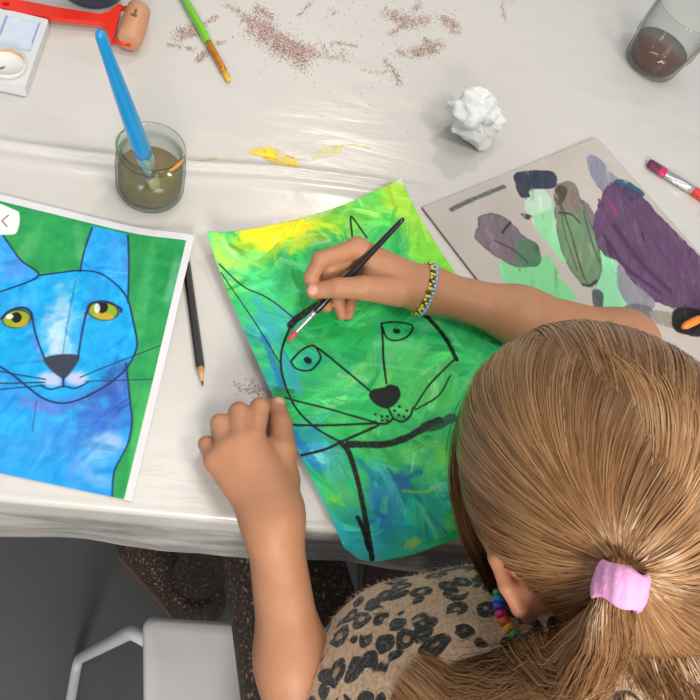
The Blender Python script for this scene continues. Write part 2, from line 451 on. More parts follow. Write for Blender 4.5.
CAT_HEAD=[(112.6,70.8),(97.5,63.3),(83.2,57.0),(67.3,55.4),(50.3,63.9),(38.9,75.9),(30.5,93.4),(21.8,115.2),(24.1,134.3),(30.8,147.6),(39.3,158.4),(51.2,169.7),(62.0,175.6),(75.2,175.3),(87.8,169.7),(105.3,160.2),(134.5,148.3),(156.0,118.0),(154.7,100.7),(136.9,86.9)]
CAT_BODY=[(101.7,148.9),(27.1,128.6),(21.6,147.2),(15.2,163.2),(9.7,179.1),(7.9,195.3),(9.8,207.8),(12.1,221.6),(5.5,249.1),(42.6,248.6),(123.6,245.7),(173.4,248.3),(223.2,127.4),(163.1,138.0)]
CAT_BLOBS=[((132.6,52.3),(88.4,38.6),(123.7,80.1),(55,165,240),0.5),
((84.3,107.9),(74.2,105.2),(75.6,137.1),(205,215,235),0.85),
((79.3,129.8),(67.9,126.9),(74.3,146.6),(215,215,230),0.7),
((95.8,120.3),(89.8,121.3),(95.6,134.0),(110,180,235),0.5),
((67.6,83.9),(62.9,84.1),(66.0,111.5),(70,110,200),0.5),
((96.6,129.7),(94.2,128.2),(85.5,149.4),(90,110,200),0.6),
((32.4,184.0),(11.1,179.4),(26.5,205.6),(65,95,190),0.8),
((26.0,157.0),(15.9,154.7),(19.7,181.3),(70,85,175),0.7),
((34.3,143.1),(26.7,132.9),(29.5,147.8),(35,45,100),0.6),
((38.9,160.0),(26.6,146.6),(34.5,165.0),(60,70,150),0.7),
((80.0,194.5),(53.1,188.6),(76.3,206.5),(35,170,235),0.8),
((55.4,205.3),(34.3,205.0),(53.4,220.3),(60,130,210),0.6),
((24.7,206.8),(13.7,195.7),(15.4,217.3),(150,195,230),0.75),
((19.8,197.8),(14.8,192.6),(13.5,204.9),(190,215,235),0.5),
((32.2,224.0),(18.1,226.5),(32.6,232.7),(95,150,220),0.7),
((80.7,214.5),(60.1,214.3),(79.3,223.3),(50,150,225),0.6),
((63.4,178.4),(42.6,173.7),(61.5,184.7),(110,110,200),0.6),
((81.0,179.9),(63.8,182.9),(81.0,184.6),(120,110,195),0.6),
((125.0,100.0),(103.9,94.1),(122.1,108.7),(110,150,225),0.4),
((131.0,67.2),(123.6,71.5),(134.6,80.5),(90,110,200),0.5),
((61.5,30.3),(55.3,28.4),(53.8,59.8),(90,160,235),0.4),
((51.6,32.7),(48.5,31.7),(44.1,62.1),(100,100,180),0.5),
((20.1,229.3),(8.8,231.4),(20.5,236.6),(130,180,225),0.6),
((44.2,111.5),(33.8,108.8),(39.6,128.9),(35,165,240),0.6)]
BG_BLOBS=[((107.8,28.5),(77.2,18.8),(100.3,53.8),(40,160,85),0.6),
((15.2,99.1),(4.1,99.0),(10.6,177.6),(35,150,80),0.5),
((27.4,72.7),(21.0,72.3),(22.0,128.3),(80,180,110),0.5),
((2.0,185.8),(-3.9,185.7),(-1.9,232.1),(70,185,90),0.7),
((128.4,45.7),(122.2,48.6),(133.3,72.5),(90,175,110),0.5),
((89.8,33.7),(85.7,31.0),(79.6,55.4),(95,175,120),0.5),
((7.9,51.7),(3.8,51.8),(7.4,77.5),(130,195,160),0.5),
((30.4,103.1),(27.4,102.3),(23.7,129.6),(100,180,110),0.4)]
CAT_DISCS=[((116.0,113.6),(106.2,109.0),(112.3,121.8),(60,60,40),1),
((115.9,114.0),(107.1,109.9),(112.7,121.0),(140,165,35),1),
((111.9,117.2),(106.7,114.7),(110.4,120.4),(185,160,40),0.8),
((116.3,112.7),(112.5,111.7),(114.8,117.5),(20,22,25),1),
((121.4,113.2),(118.6,112.4),(120.7,115.4),(225,230,225),0.9),
((55.6,89.5),(42.4,88.2),(54.2,99.2),(50,55,45),1),
((55.5,89.9),(43.9,88.8),(54.3,98.3),(140,165,40),1),
((53.4,94.7),(45.7,94.0),(52.9,98.0),(195,165,40),0.8),
((57.1,86.9),(52.6,85.7),(55.7,92.4),(18,20,25),1),
((60.6,88.9),(58.4,88.3),(59.4,93.4),(225,230,225),0.9),
((76.0,158.4),(66.6,158.1),(75.0,164.9),(195,195,225),0.9),
((58.1,153.2),(49.7,148.8),(55.1,159.3),(195,195,225),0.9)]
CAT_NOSE=[(86.0,142.4),(75.9,136.2),(62.9,133.9),(61.7,140.8),(66.5,155.2),(70.2,155.3),(81.0,149.1)]
CAT_LINES=[([(164.2,28.3),(150.8,40.1),(130.2,59.8),(112.6,70.8),(134.8,93.1),(153.2,105.0)],
1.53),([(112.6,70.8),(97.5,63.3),(83.2,57.0),(67.3,55.4),(50.3,63.9),(38.9,75.9),(30.5,93.4),(21.8,115.2),(24.1,134.3),(30.8,147.6),(39.3,158.4),(51.2,169.7),(62.0,175.6),(75.2,175.3),(87.8,169.7),(105.3,160.2),(134.5,148.3)],
1.61),([(82.9,58.0),(85.4,37.7),(86.0,11.6)],
1.53),([(55.5,10.8),(47.5,39.0),(38.5,77.8)],
1.53),([(26.2,132.0),(20.9,147.0),(15.2,163.2),(9.7,179.1),(7.9,195.3),(9.8,207.8),(12.1,221.6),(8.5,240.8)],
1.44),([(126.3,116.4),(122.4,107.8),(114.9,102.9),(108.2,104.9),(104.6,111.5)],
2.21),([(67.5,95.7),(65.6,85.3),(55.4,81.5),(43.4,84.1),(41.6,87.6)],
2.04),([(104.6,111.5),(97.3,125.3),(86.0,142.4)],
1.53),([(67.5,95.7),(65.9,112.4),(62.6,134.7)],
1.53),([(68.1,154.8),(66.0,162.1)],
1.87),([(82.0,165.0),(74.2,166.6),(66.0,162.1),(57.2,161.7),(49.4,154.7)],
1.36),([(56.2,151.9),(34.3,134.0),(4.2,111.6)],
0.94),([(51.8,154.3),(19.6,145.8),(-17.5,136.0)],
0.85),([(80.1,159.4),(112.5,160.3),(141.5,158.8)],
1.1),([(80.0,161.9),(109.3,169.7),(135.9,174.4)],
1.1),([(79.3,164.3),(107.8,174.4),(133.2,182.0)],
1.02),([(83.9,68.5),(77.4,115.5),(73.7,138.4)],
0.68),([(80.8,178.2),(76.3,201.7)],
0.77),([(134.8,93.1),(110.6,72.3)],
0.85),([(38.4,161.7),(28.6,147.1),(23.9,135.1)],
2.55)]
BUTTON=[(173.1,11.5),(150.2,12.7),(144.9,16.5),(141.5,29.6),(144.4,38.0),(168.0,40.3)]
CHEVRON=[(152.8,19.6),(155.7,26.6),(150.1,31.3)]
PALETTE_PATCHES=[([(174.5,64.7),(147.6,56.7),(136.9,59.5),(155.1,84.2),(175.9,123.3),(178.4,98.6)],
(145,215,160)),([(248.7,91.3),(216.2,105.6),(189.9,107.5),(194.6,132.8),(200.3,163.6),(256.0,124.9)],
(120,205,140)),([(111.5,112.7),(114.9,140.1),(128.0,169.6),(154.9,211.3),(177.7,197.8),(160.8,161.6)],
(140,215,165)),([(164.6,39.5),(147.5,31.4),(130.4,38.1),(138.1,59.0),(173.2,58.0)],
(185,215,190)),([(146.5,4.5),(100.3,20.4),(114.8,39.6),(146.5,30.3),(154.7,37.5),(165.5,33.2),(159.7,17.6)],
(42,50,68)),([(180.7,52.0),(170.9,58.9),(178.2,61.7),(182.1,57.2)],
(45,55,65)),([(241.1,44.2),(230.2,34.7),(209.4,40.4),(200.5,56.8),(199.9,75.4),(192.1,92.7),(205.2,110.4),(219.7,109.5),(236.0,102.3),(245.4,87.4),(251.5,74.0),(254.3,56.6)],
(112,98,108)),([(207.8,79.0),(192.1,92.7),(204.1,110.9),(219.7,109.5),(230.4,99.3)],
(75,120,85)),([(101.3,61.6),(89.8,76.9),(101.8,106.5),(124.4,128.9),(131.4,118.7),(123.3,93.1)],
(112,105,115)),([(118.0,42.9),(95.8,37.7),(85.1,44.9),(91.8,60.8),(103.0,86.6),(115.8,115.2),(136.9,144.6),(158.0,158.8),(173.1,157.4),(177.7,140.4),(169.2,109.5),(147.3,75.9)],
(105,135,100)),([(118.0,42.9),(95.8,37.7),(85.1,44.9),(91.8,60.8),(107.4,80.4),(124.7,73.3),(137.3,65.2)],
(128,118,108)),([(116.7,43.4),(102.8,39.6),(101.6,49.3),(123.8,61.7),(129.2,56.6)],
(75,68,55)),([(35.8,18.8),(22.9,28.4),(23.2,51.1),(21.5,67.9),(52.8,76.2),(58.1,63.2),(53.0,39.8)],
(128,130,148)),([(32.4,63.7),(15.2,65.5),(7.4,76.5),(4.4,93.7),(32.0,92.3)],
(38,80,105)),([(53.7,68.0),(31.1,64.2),(22.2,74.0),(10.1,89.9),(9.2,124.9),(5.1,165.1),(4.3,198.7),(21.8,246.3),(64.4,240.5),(86.8,227.3),(108.7,206.0),(116.1,174.9),(112.4,151.2),(122.8,132.4),(106.1,100.2)],
(84,58,90)),([(112.4,151.2),(116.1,174.9),(108.7,206.0),(124.6,212.3),(143.0,196.9),(137.6,172.1)],
(130,128,140)),([(171.2,163.7),(161.7,170.7),(176.4,185.3),(187.1,182.9)],
(75,85,85)),([(144.3,194.9),(120.6,208.7),(130.0,220.5),(157.9,204.6)],
(95,100,105)),([(122.2,213.4),(94.0,233.5),(107.0,244.8),(130.4,225.6)],
(140,135,125)),([(91.6,225.0),(60.3,245.2),(84.3,265.2),(113.7,244.3)],
(25,25,28))]
PALETTE_STROKES=[([(256.3,15.7),(223.9,14.5),(176.0,14.3)],
5.0,(72,82,82)),([(219.7,62.9),(207.8,58.0),(201.7,56.3)],
2.5,(40,35,45)),([(235.4,67.3),(222.2,86.6),(218.4,104.6)],
2.0,(70,60,70)),([(59.0,76.9),(61.3,89.9),(66.4,100.1)],
4.0,(170,45,115)),([(71.5,76.5),(80.6,103.3),(88.6,137.0)],
5.0,(95,60,85)),([(24.4,103.1),(31.8,153.8),(38.9,202.5)],
8.0,(98,62,98)),([(79.7,111.2),(85.8,160.0),(80.3,205.2)],
8.0,(70,48,78)),([(38.7,89.6),(45.7,140.4),(55.4,216.6)],
5.0,(88,60,92)),([(102.9,116.3),(109.4,156.8),(94.6,201.5)],
6.0,(65,48,78)),([(124.9,62.8),(143.0,99.4),(165.1,139.1),(170.4,154.5)],
2.0,(60,75,60)),([(122.2,56.4),(150.1,96.4),(169.6,137.1)],
1.5,(70,85,68)),([(102.8,79.2),(124.0,114.7),(136.3,140.7)],
2.0,(70,70,75)),([(176.9,152.9),(169.9,157.5),(157.2,156.4)],
3.0,(40,50,45)),([(134.5,69.4),(121.8,77.5),(120.2,89.9)],
2.5,(55,55,50))]
# ------------------------------------------------------------------ setting
m_floor = mat('floor_vinyl', (84, 87, 87), 0.42, noise=(9, 0.10), bump=(60, 0.0004))
fl = mesh('floor', [(-2.2, -1.8, 0), (2.8, -1.8, 0), (2.8, 2.6, 0), (-2.2, 2.6, 0), (-2.2, -1.8, -.05), (2.8, -1.8, -.05), (2.8, 2.6, -.05), (-2.2, 2.6, -.05)],
          [(0, 1, 2, 3), (7, 6, 5, 4), (0, 4, 5, 1), (1, 5, 6, 2), (2, 6, 7, 3), (3, 7, 4, 0)], m_floor, smooth=False)
tag(fl, 'dark grey vinyl floor below the table', kind='structure')

# ------------------------------------------------------------------ table
EDGE = 0.137                                     # front edge of the table
tb = empty('table', (0.2, 0.66, 0))
tag(tb, 'long white-topped table standing under the plastic sheet', 'table')
m_top = mat('table_laminate', (214, 210, 204), 0.5, noise=(20, 0.04))
m_steel = mat('grey_steel', (95, 97, 100), 0.4, 0.7)
g = G(); g.add(*box((0.2, EDGE + 0.003 + 0.5, TABLE - 0.0015 - 0.015), (1.9, 1.0, 0.030), bevel=0.003)); g.build('tabletop', m_top, tb)
for sx in (-0.66, 1.06):
    for sy in (0.24, 1.04):
        g = G(); g.add(*box((sx, sy, (TABLE - 0.0315) / 2), (0.035, 0.035, TABLE - 0.0315), bevel=0.003)); g.build('leg', m_steel, tb)
g = G()
for sx in (-0.66, 1.06): g.add(*box((sx, 0.64, TABLE - 0.0515), (0.03, 0.765, 0.04), bevel=0.002))
g.add(*box((0.2, 1.04, TABLE - 0.0515), (1.685, 0.03, 0.04), bevel=0.002))
g.build('rail', m_steel, tb)

# plastic sheet over the table
def film_material():
    m = mat('white_plastic_film', (200, 197, 192), 0.24, spec=0.5, noise=(7, 0.03))
    nt = m.node_tree; b = nt.nodes['Principled BSDF']; out = nt.nodes['Material Output']
    geo = nt.nodes.new('ShaderNodeNewGeometry'); sep = nt.nodes.new('ShaderNodeSeparateXYZ')
    nt.links.new(geo.outputs['Position'], sep.inputs[0])
    # wrinkled film: two bands of noise as relief
    tc = nt.nodes.new('ShaderNodeTexCoord')
    mp = nt.nodes.new('ShaderNodeMapping'); mp.inputs['Scale'].default_value = (1.0, 2.6, 2.6)
    nt.links.new(tc.outputs['Object'], mp.inputs[0])
    n = nt.nodes.new('ShaderNodeTexNoise'); n.inputs['Scale'].default_value = 5; n.inputs['Detail'].default_value = 5; n.inputs['Distortion'].default_value = 0.6
    nt.links.new(mp.outputs[0], n.inputs['Vector'])
    bp = nt.nodes.new('ShaderNodeBump'); bp.inputs['Strength'].default_value = 0.6; bp.inputs['Distance'].default_value = 0.004
    nt.links.new(n.outputs['Fac'], bp.inputs['Height']); nt.links.new(bp.outputs['Normal'], b.inputs['Normal'])
    # below the table's edge the film is thin and lets some light through
    lt = nt.nodes.new('ShaderNodeMapRange'); lt.inputs[1].default_value = TABLE - 0.055; lt.inputs[2].default_value = TABLE - 0.03
    lt.inputs[3].default_value = 0.0; lt.inputs[4].default_value = 1.0
    nt.links.new(sep.outputs[2], lt.inputs[0])
    m2 = nt.nodes.new('ShaderNodeMapping'); m2.inputs['Scale'].default_value = (5.0, 13, 13); nt.links.new(tc.outputs['Object'], m2.inputs[0])
    n2 = nt.nodes.new('ShaderNodeTexNoise'); n2.inputs['Scale'].default_value = 1.6; n2.inputs['Detail'].default_value = 4; n2.inputs['Distortion'].default_value = 1.2
    nt.links.new(m2.outputs[0], n2.inputs['Vector'])
    r2 = nt.nodes.new('ShaderNodeMapRange'); r2.inputs[1].default_value = 0.36; r2.inputs[2].default_value = 0.64; r2.inputs[3].default_value = 0.45; r2.inputs[4].default_value = 0.9
    nt.links.new(n2.outputs['Fac'], r2.inputs[0])
    mxx = nt.nodes.new('ShaderNodeMath'); mxx.operation = 'MAXIMUM'; nt.links.new(lt.outputs[0], mxx.inputs[0]); nt.links.new(r2.outputs[0], mxx.inputs[1])
    nt.links.new(mxx.outputs[0], b.inputs['Alpha'])
    return m
m_film = film_material()
xs = np.linspace(-0.80, 1.20, 401)
ts = np.r_[np.linspace(0, 0.14, 36), 0.14 + np.linspace(0.0015, 0.012, 6), 0.152 + np.linspace(0.003, 1.0, 250)]
Xg, Tg = np.meshgrid(xs, ts, indexing='ij')
def cloth_xyz(x, t):
    """t runs up the hanging front (0 to 0.14), round the edge and back over the table."""
    fold = np.sin(x * 23 + 1.3 * np.sin(x * 9)) * 0.5 + np.sin(x * 51 + 2) * 0.3 + (fbm(x * 14 + 3, t * 20) - 0.5) * 1.6
    h = np.clip((0.14 - t) / 0.14, 0, 1)
    drop = 0.126 + 0.002 * np.sin(x * 7)
    yy = EDGE - 0.001 - 0.0055 * h * (0.4 + 0.6 * fold) * np.minimum(1, h * 3) + 0.006 * h
    zz = TABLE - 0.006 - drop * h
    a = np.clip((t - 0.14) / 0.012, 0, 1) * (np.pi / 2)
    on = t > 0.14
    yy = np.where(on, EDGE - 0.001 + 0.006 * (1 - np.cos(a)) + np.maximum(t - 0.152, 0), yy)
    zz = np.where(on, TABLE - 0.006 + 0.006 * np.sin(a), zz)
    # the long fold pressed into the sheet, and faint ripples of loose film
    yf = 0.478 + 0.137 * (x - 0.0) + 0.004 * np.sin(x * 18)
    d = yy - yf
    rid = np.exp(-(d / 0.0036) ** 2) * 0.0056 + np.exp(-((d + 0.016) / 0.006) ** 2) * 0.0018 * (0.5 + fbm(x * 12, x * 0 + 5))
    rid = rid * (0.45 + 0.9 * fbm(x * 10 + 40, x * 0 + 2)) * (1 - sstep(0.205, 0.235, x) * (1 - sstep(0.56, 0.60, x)))
    flat = sstep(0.152, 0.20, t)
    rip = np.maximum(0, fbm(x * 5 + 9, yy * 9) - 0.56) * 0.006 * sstep(EDGE + 0.02, EDGE + 0.1, yy)
    zz = zz + (rid + rip) * flat
    return np.stack([x, yy, zz], -1)
P = cloth_xyz(Xg.ravel(), Tg.ravel())
cl = mesh('tablecloth', P, grid_faces(len(xs), len(ts)), m_film)
tag(cl, 'pale grey plastic sheet covering the whole table, hanging over its front', 'tablecloth')
def cloth_z(x, y):
    return float(cloth_xyz(np.array([x]), np.array([y - EDGE - 0.005 + 0.152]))[0, 2])

# dried paint smeared on the sheet
def smear(name, px, w, color, seed, alpha=0.85):
    rg = np.random.default_rng(seed)
    Q = spline(np.array([at(*p)[:2] for p in px]), 40)
    T = np.gradient(Q, axis=0); T /= np.linalg.norm(T, axis=1)[:, None]; N = np.c_[-T[:, 1], T[:, 0]]
    rows = 9; V = []
    env = np.sin(np.linspace(0.12, np.pi - 0.05, 40)) ** 0.6
    for k in range(rows):
        o = (k / (rows - 1) - 0.5) * w * env * (1 + 0.3 * (vnoise(np.linspace(0, 9, 40), np.full(40, seed + (k > 4) * 3.0)) - 0.5))
        xy = Q + N * o[:, None]
        V.append(np.c_[xy, [cloth_z(*q) + 0.0006 for q in xy]])
    m = mat(name + '_paint', color, 0.5, noise=(160, 0.10))
    nt = m.node_tree; b = nt.nodes['Principled BSDF']
    n = nt.nodes.new('ShaderNodeTexNoise'); n.inputs['Scale'].default_value = 110; n.inputs['Detail'].default_value = 3
    r = nt.nodes.new('ShaderNodeMapRange'); r.inputs[1].default_value = 0.40; r.inputs[2].default_value = 0.58; r.inputs[4].default_value = alpha
    r.inputs[3].default_value = alpha * 0.25
    tc = nt.nodes.new('ShaderNodeTexCoord'); nt.links.new(tc.outputs['Object'], n.inputs['Vector'])
    nt.links.new(n.outputs['Fac'], r.inputs[0]); nt.links.new(r.outputs[0], b.inputs['Alpha'])
    o = mesh('paint_smear', np.concatenate(V), grid_faces(rows, 40), m, cl); o['label'] = 'smear of dried ' + name + ' paint'
smear('yellow', [(249, 152), (266, 152), (284, 158), (299, 167)], 0.0150, (244, 212, 30), 3, 1.0)
smear('yellow', [(262, 157), (280, 163), (298, 167)], 0.006, (236, 196, 30), 5)
smear('pale yellow', [(312, 158), (327, 152), (342, 149)], 0.013, (236, 228, 130), 7, 0.7)
smear('pale yellow', [(333, 147), (352, 145), (371, 148)], 0.003, (232, 222, 110), 9)
smear('yellow green', [(190, 163), (203, 162), (217, 158)], 0.003, (190, 205, 80), 11)
smear('yellow', [(282, 154), (292, 158), (306, 160)], 0.002, (225, 215, 110), 12)

# ------------------------------------------------------------------ painted sheets
m_paint = mat('acrylic_on_paper', attr='Col', rough=0.5, spec=0.25, bump=(260, 0.00035), noise=(90, 0.05))
m_print = mat('printed_paper', attr='Col', rough=0.5, spec=0.25, noise=(120, 0.02))
m_card = mat('paint_on_card', attr='Col', rough=0.6, spec=0.25, noise=(70, 0.03), bump=(300, 0.0003))

# green painting in progress
nu, nv = 320, 440
S, T = np.meshgrid(np.linspace(0, 1, nu), np.linspace(0, 1, nv), indexing='ij'); S = S.ravel(); T = T.ravel()
BOT = np.interp(S * 232 - 20, [-20, -13, 0, 30, 75, 215], [292, 305, 314, 323, 331, 345])
Bm = T * BOT
Lft = -20 * np.clip(Bm / 293, 0, 1.1) - 5 * np.sin(np.pi * np.clip(Bm / 300, 0, 1))
Rgt = 216 - 4 * T
Am = Lft + S * (Rgt - Lft)
Bm = Bm + (1 - T) * 5 * np.sin(np.pi * S)           # the top edge sags between its lifted corners
cv = Canvas(Am, Bm, (40, 175, 100))
for p, px, py, c, al in GREEN_BLOBS: cv.blob(p, px, py, c, al, 0.40, 0.60, 11)
wa = Am + 26 * (fbm(Am / 45 + 5, Bm / 45) - 0.5); wb = Bm + 26 * (fbm(Am / 45, Bm / 45 + 8) - 0.5)
streak = fbm((wa * 0.75 + wb * 0.66) / 22, (wb * 0.75 - wa * 0.66) / 4.5) - 0.5
streak2 = fbm((wa - 0.35 * wb) / 26 + 9, (wb + 0.35 * wa) / 4.0) - 0.5
pick = sstep(0.4, 0.6, fbm(Am / 40 + 3, Bm / 40))
st = streak * pick + streak2 * (1 - pick)
cv.c += st[:, None] * np.array([34, 30, 32])
brushwork(cv, 900, 5, (34, 7), (22, 20, 16), lambda a, b: 0.55 + 2.2 * (float(fbm(np.array([a / 60 + 4]), np.array([b / 60]))[0]) - .5) * 3, 0.85, .35)
patch = fbm(Am / 26 + 30, Bm / 20 + 7) - 0.5
cv.c += patch[:, None] * np.array([34, 26, 12]) + np.array([14, 16, 8])
for p, w, c in GREEN_DABS: cv.line(p, w * 1.7, c, 0.8, 1.0, 0.7, dry=0.55)
cv.c = np.clip(cv.c, 2, 250)
K = (14, 18, 18)
for p, w, k in GREEN_STROKES:
    cv.line(p, w * 1.15, K if k == 'k' else (30, 60, 45), 0.96 if k == 'k' else 0.8, 0.4, 0.22, dry=0.25 if w > 3 else 0.0)
cv.poly(GREEN_NOSE, (18, 24, 22), 0.97, 0.6, 0.15)
tip = np.hypot(Am - 216, Bm)
cv.put((1 - sstep(5, 12, tip)) * 0.7, (225, 222, 190))
O_g = np.array([0.000364, 0.382387]); A_g = np.array([0.846555, 0.532301]); B_g = np.array([0.532301, -0.846555])
zz = 0.0042 + 0.016 * np.exp(-np.hypot(Am, Bm) / 32) + 0.013 * np.exp(-np.hypot(Am - 216, Bm) / 32) \
    + 0.007 * np.exp(-(np.clip(Am - Lft, 0, None) / 25)) * np.exp(-((Bm - 130) / 110) ** 2) + 0.0012 * np.sin(Am / 40 + Bm / 60) ** 2
xy = O_g + np.outer(Am, A_g) / 1000 + np.outer(Bm, B_g) / 1000
over = np.clip(EDGE + 0.008 - xy[:, 1], 0, None)
zz = zz - over * 0.25
pt = sheet('cat_painting', np.c_[xy, TABLE + zz], nu, nv, 0.0006, m_paint, cv.c, origin=(float(O_g[0]), float(O_g[1]), TABLE))
tag(pt, 'green and yellow painting of a cat outlined in black, under the child\'s hands', 'painting')

# printed picture of a blue cat
nu, nv = 330, 370
S, T = np.meshgrid(np.linspace(0, 1, nu), np.linspace(0, 1, nv), indexing='ij'); S = S.ravel(); T = T.ravel()
Am = S * 206 - 6 * T * (1 - S); Bm = T * (240 - 8 * S)
bd = lambda d: Am + 6 * T * (1 - S) > d
cv = Canvas(Am, Bm, (38, 148, 78))
for p, px, py, c, al in BG_BLOBS: cv.blob(p, px, py, c, al, 0.6, 0.3, 12)
cv.poly(CAT_BODY, (34, 152, 224), smooth=False); cv.poly(CAT_EARR, (34, 162, 234), smooth=False)
cv.poly(CAT_EARL, (50, 160, 232), smooth=False); cv.poly(CAT_HEAD, (16, 162, 226), smooth=True)
bgw = (np.abs(cv.c - np.array([38, 148, 78])).sum(1) < 90)
keep = cv.c.copy()
for p, px, py, c, al in CAT_BLOBS: cv.blob(p, px, py, c, al * 0.85, 0.7, 0.6, 7)
body = Canvas(Am, Bm, (0, 0, 0))
for q, sm in ((CAT_BODY, False), (CAT_EARR, False), (CAT_EARL, False), (CAT_HEAD, True)): body.poly(q, (1, 1, 1), smooth=sm)
wcat = body.c[:, :1]
brushwork(cv, 520, 9, (26, 5), (14, 12, 8), lambda a, b: 0.9 + (float(fbm(np.array([a / 50 + 2]), np.array([b / 50]))[0]) - .5) * 5, 0.7, .4, np.nonzero(wcat[:, 0] > .9)[0])
cv.c = keep * (1 - wcat) + cv.c * wcat
cv.c += (fbm(Am / 12, Bm / 7) - 0.5)[:, None] * np.array([36, 30, 20]) + (fbm(Am / 3 + 7, Bm / 9) - 0.5)[:, None] * np.array([16, 16, 10])
for i, (p, px, py, c, al) in enumerate(CAT_DISCS): cv.blob(p, px, py, c, al, 0.12 if i < 10 else 0.5, 0.04 if i < 10 else 0.2, 6)
cv.poly(CAT_NOSE, (52, 54, 66), 0.95, 0.7)
for i, (p, w) in enumerate(CAT_LINES[:-1]): cv.line(p, w, (28, 38, 88) if i < 10 or i > 18 else (34, 44, 80), 0.55 if i in (16, 17, 18) else 0.9, 0.4, 0.2)
e = Am + 6 * T * (1 - S)
fr = (Bm < 7.5) | (e < 6.0)
cv.c[fr] = (214, 214, 218)
cv.poly(BUTTON, (240, 234, 230), 1.0, 0.6)
cv.line(CHEVRON, 1.1, (95, 85, 85), 0.95, 0.35, 0.0, n=3)
cv.c = np.clip(cv.c, 3, 250)
O_p = np.array([-0.00955, 0.38348]); A_p = np.array([-0.99684, 0.079428]); B_p = np.array([-0.079428, -0.99684])
zz = 0.0016 + 0.0085 * np.exp(-(e / 34) ** 2) * sstep(150, 40, Bm) + 0.001 * np.exp(-(e / 30) ** 2)
xy = O_p + np.outer(Am, A_p) / 1000 + np.outer(Bm, B_p) / 1000
pr = sheet('cat_picture', np.c_[xy, TABLE + zz], nu, nv, 0.0004, m_print, cv.c, origin=(float(O_p[0]), float(O_p[1]), TABLE))
tag(pr, 'printed picture of a blue cat on green with a white border', 'picture')

# grey card used as a paint palette
nu, nv = 300, 330
S, T = np.meshgrid(np.linspace(0, 1, nu), np.linspace(0, 1, nv), indexing='ij'); S = S.ravel(); T = T.ravel()
Am = S * 285; Bm = T * 285
cv = Canvas(Am, Bm, (184, 176, 170))
cv.c += (fbm(Am / 40, Bm / 40) - 0.5)[:, None] * 14
for i, (p, c) in enumerate(PALETTE_PATCHES):
    sd = cv.poly(p, c, 0.9 if i > 4 else 0.92, 0.7, {14: 0.7, 6: 0.4, 9: 0.25, 8: 0.4, 12: 0.4}.get(i, 0.22), 5.0)
    tex = (fbm((Am + Bm) / 20 + i, (Bm - Am) / 5 + 3 * i) - 0.5)
    cv.c += np.where(sd < 0, tex, 0)[:, None] * (22 if i > 3 else 8)
    if i in (6, 9, 14): cv.put(np.exp(-(sd / 1.6) ** 2) * 0.28 * (sd < 0.4), (40, 36, 44))
keepc = cv.c.copy(); bare = np.abs(cv.c - np.array([184, 176, 170])).sum(1) < 26
brushwork(cv, 420, 3, (22, 4.5), (17, 15, 17), 0.95, 0.8, .25)
cv.c[bare] = keepc[bare]
for p, w, c in PALETTE_STROKES: cv.line(p, w, c, 0.88, 1.1, 0.4, dry=0.45 if w > 3 else 0.1)
cv.c = np.clip(cv.c, 5, 245)
O_c = np.array([0.441595, 0.644937]); A_c = np.array([-0.809647, -0.586917]); B_c = np.array([0.586917, -0.809647])
rr = 9.0                                            # rounded corner at the far end
u = np.clip(rr - Am, 0, rr); v = np.clip(rr - Bm, 0, rr); L = np.maximum(np.hypot(u, v), 1e-9); k = np.where((u > 0) & (v > 0), np.maximum(u, v) / L, 1)
Am2 = np.where(Am < rr, rr - u * k, Am); Bm2 = np.where(Bm < rr, rr - v * k, Bm)
xy = O_c + np.outer(Am2, A_c) / 1000 + np.outer(Bm2, B_c) / 1000
pc = sheet('paint_palette', np.c_[xy, np.full(len(xy), TABLE + 0.0030)], nu, nv, 0.0018, m_card, cv.c, origin=(float(O_c[0]), float(O_c[1]), TABLE), back=(150, 140, 128))
tag(pc, 'grey card palette daubed with purple, green and dark paint', 'palette')
# ------------------------------------------------------------------ things on the table
m_glass = glass_mat('clear_glass', (250, 252, 251), (188, 190, 186))
m_green_glass = glass_mat('jar_glass', (246, 250, 247), (165, 180, 168))
def water(name, color, depth_color=None, rough=0.05):
    m = mat(name, color, rough, spec=0.5)
    return m

# jar of murky water
J = at(150, 190); J[2] = cloth_z(J[0], J[1]) + 0.0008
jar = empty('water_jar', J); tag(jar, 'small glass jar of murky brown paint water', 'jar')
prof = [(0.0, 0.0), (0.024, 0.0), (0.0285, 0.0015), (0.0302, 0.006), (0.0304, 0.030), (0.0296, 0.041), (0.0268, 0.046), (0.0264, 0.0485), (0.0282, 0.0500), (0.0290, 0.0530), (0.0286, 0.0560),
        (0.0268, 0.0570), (0.0254, 0.0560), (0.0250, 0.0500), (0.0246, 0.0465), (0.0262, 0.0425), (0.0274, 0.038), (0.0278, 0.030), (0.0276, 0.008), (0.0255, 0.0042), (0.0, 0.0036)]
def solid(c, prof, seg=64):
    V, F = lathe(c, [p for p in prof if p[0] > 0], seg)
    return V, F
g = G(); g.add(*solid(J, [(0.001, 0)] + prof[1:-1] + [(0.001, 0.0036)])); g.build('glass', m_green_glass, jar)
m_murk = water('murky_water', (132, 114, 82), rough=0.08)
g = G(); g.add(*solid(J, [(0.001, 0.0040), (0.0253, 0.0045), (0.0274, 0.0082), (0.02755, 0.027), (0.0270, 0.0274), (0.001, 0.0272)])); w = g.build('water', m_murk, jar); w['label'] = 'murky brown water'
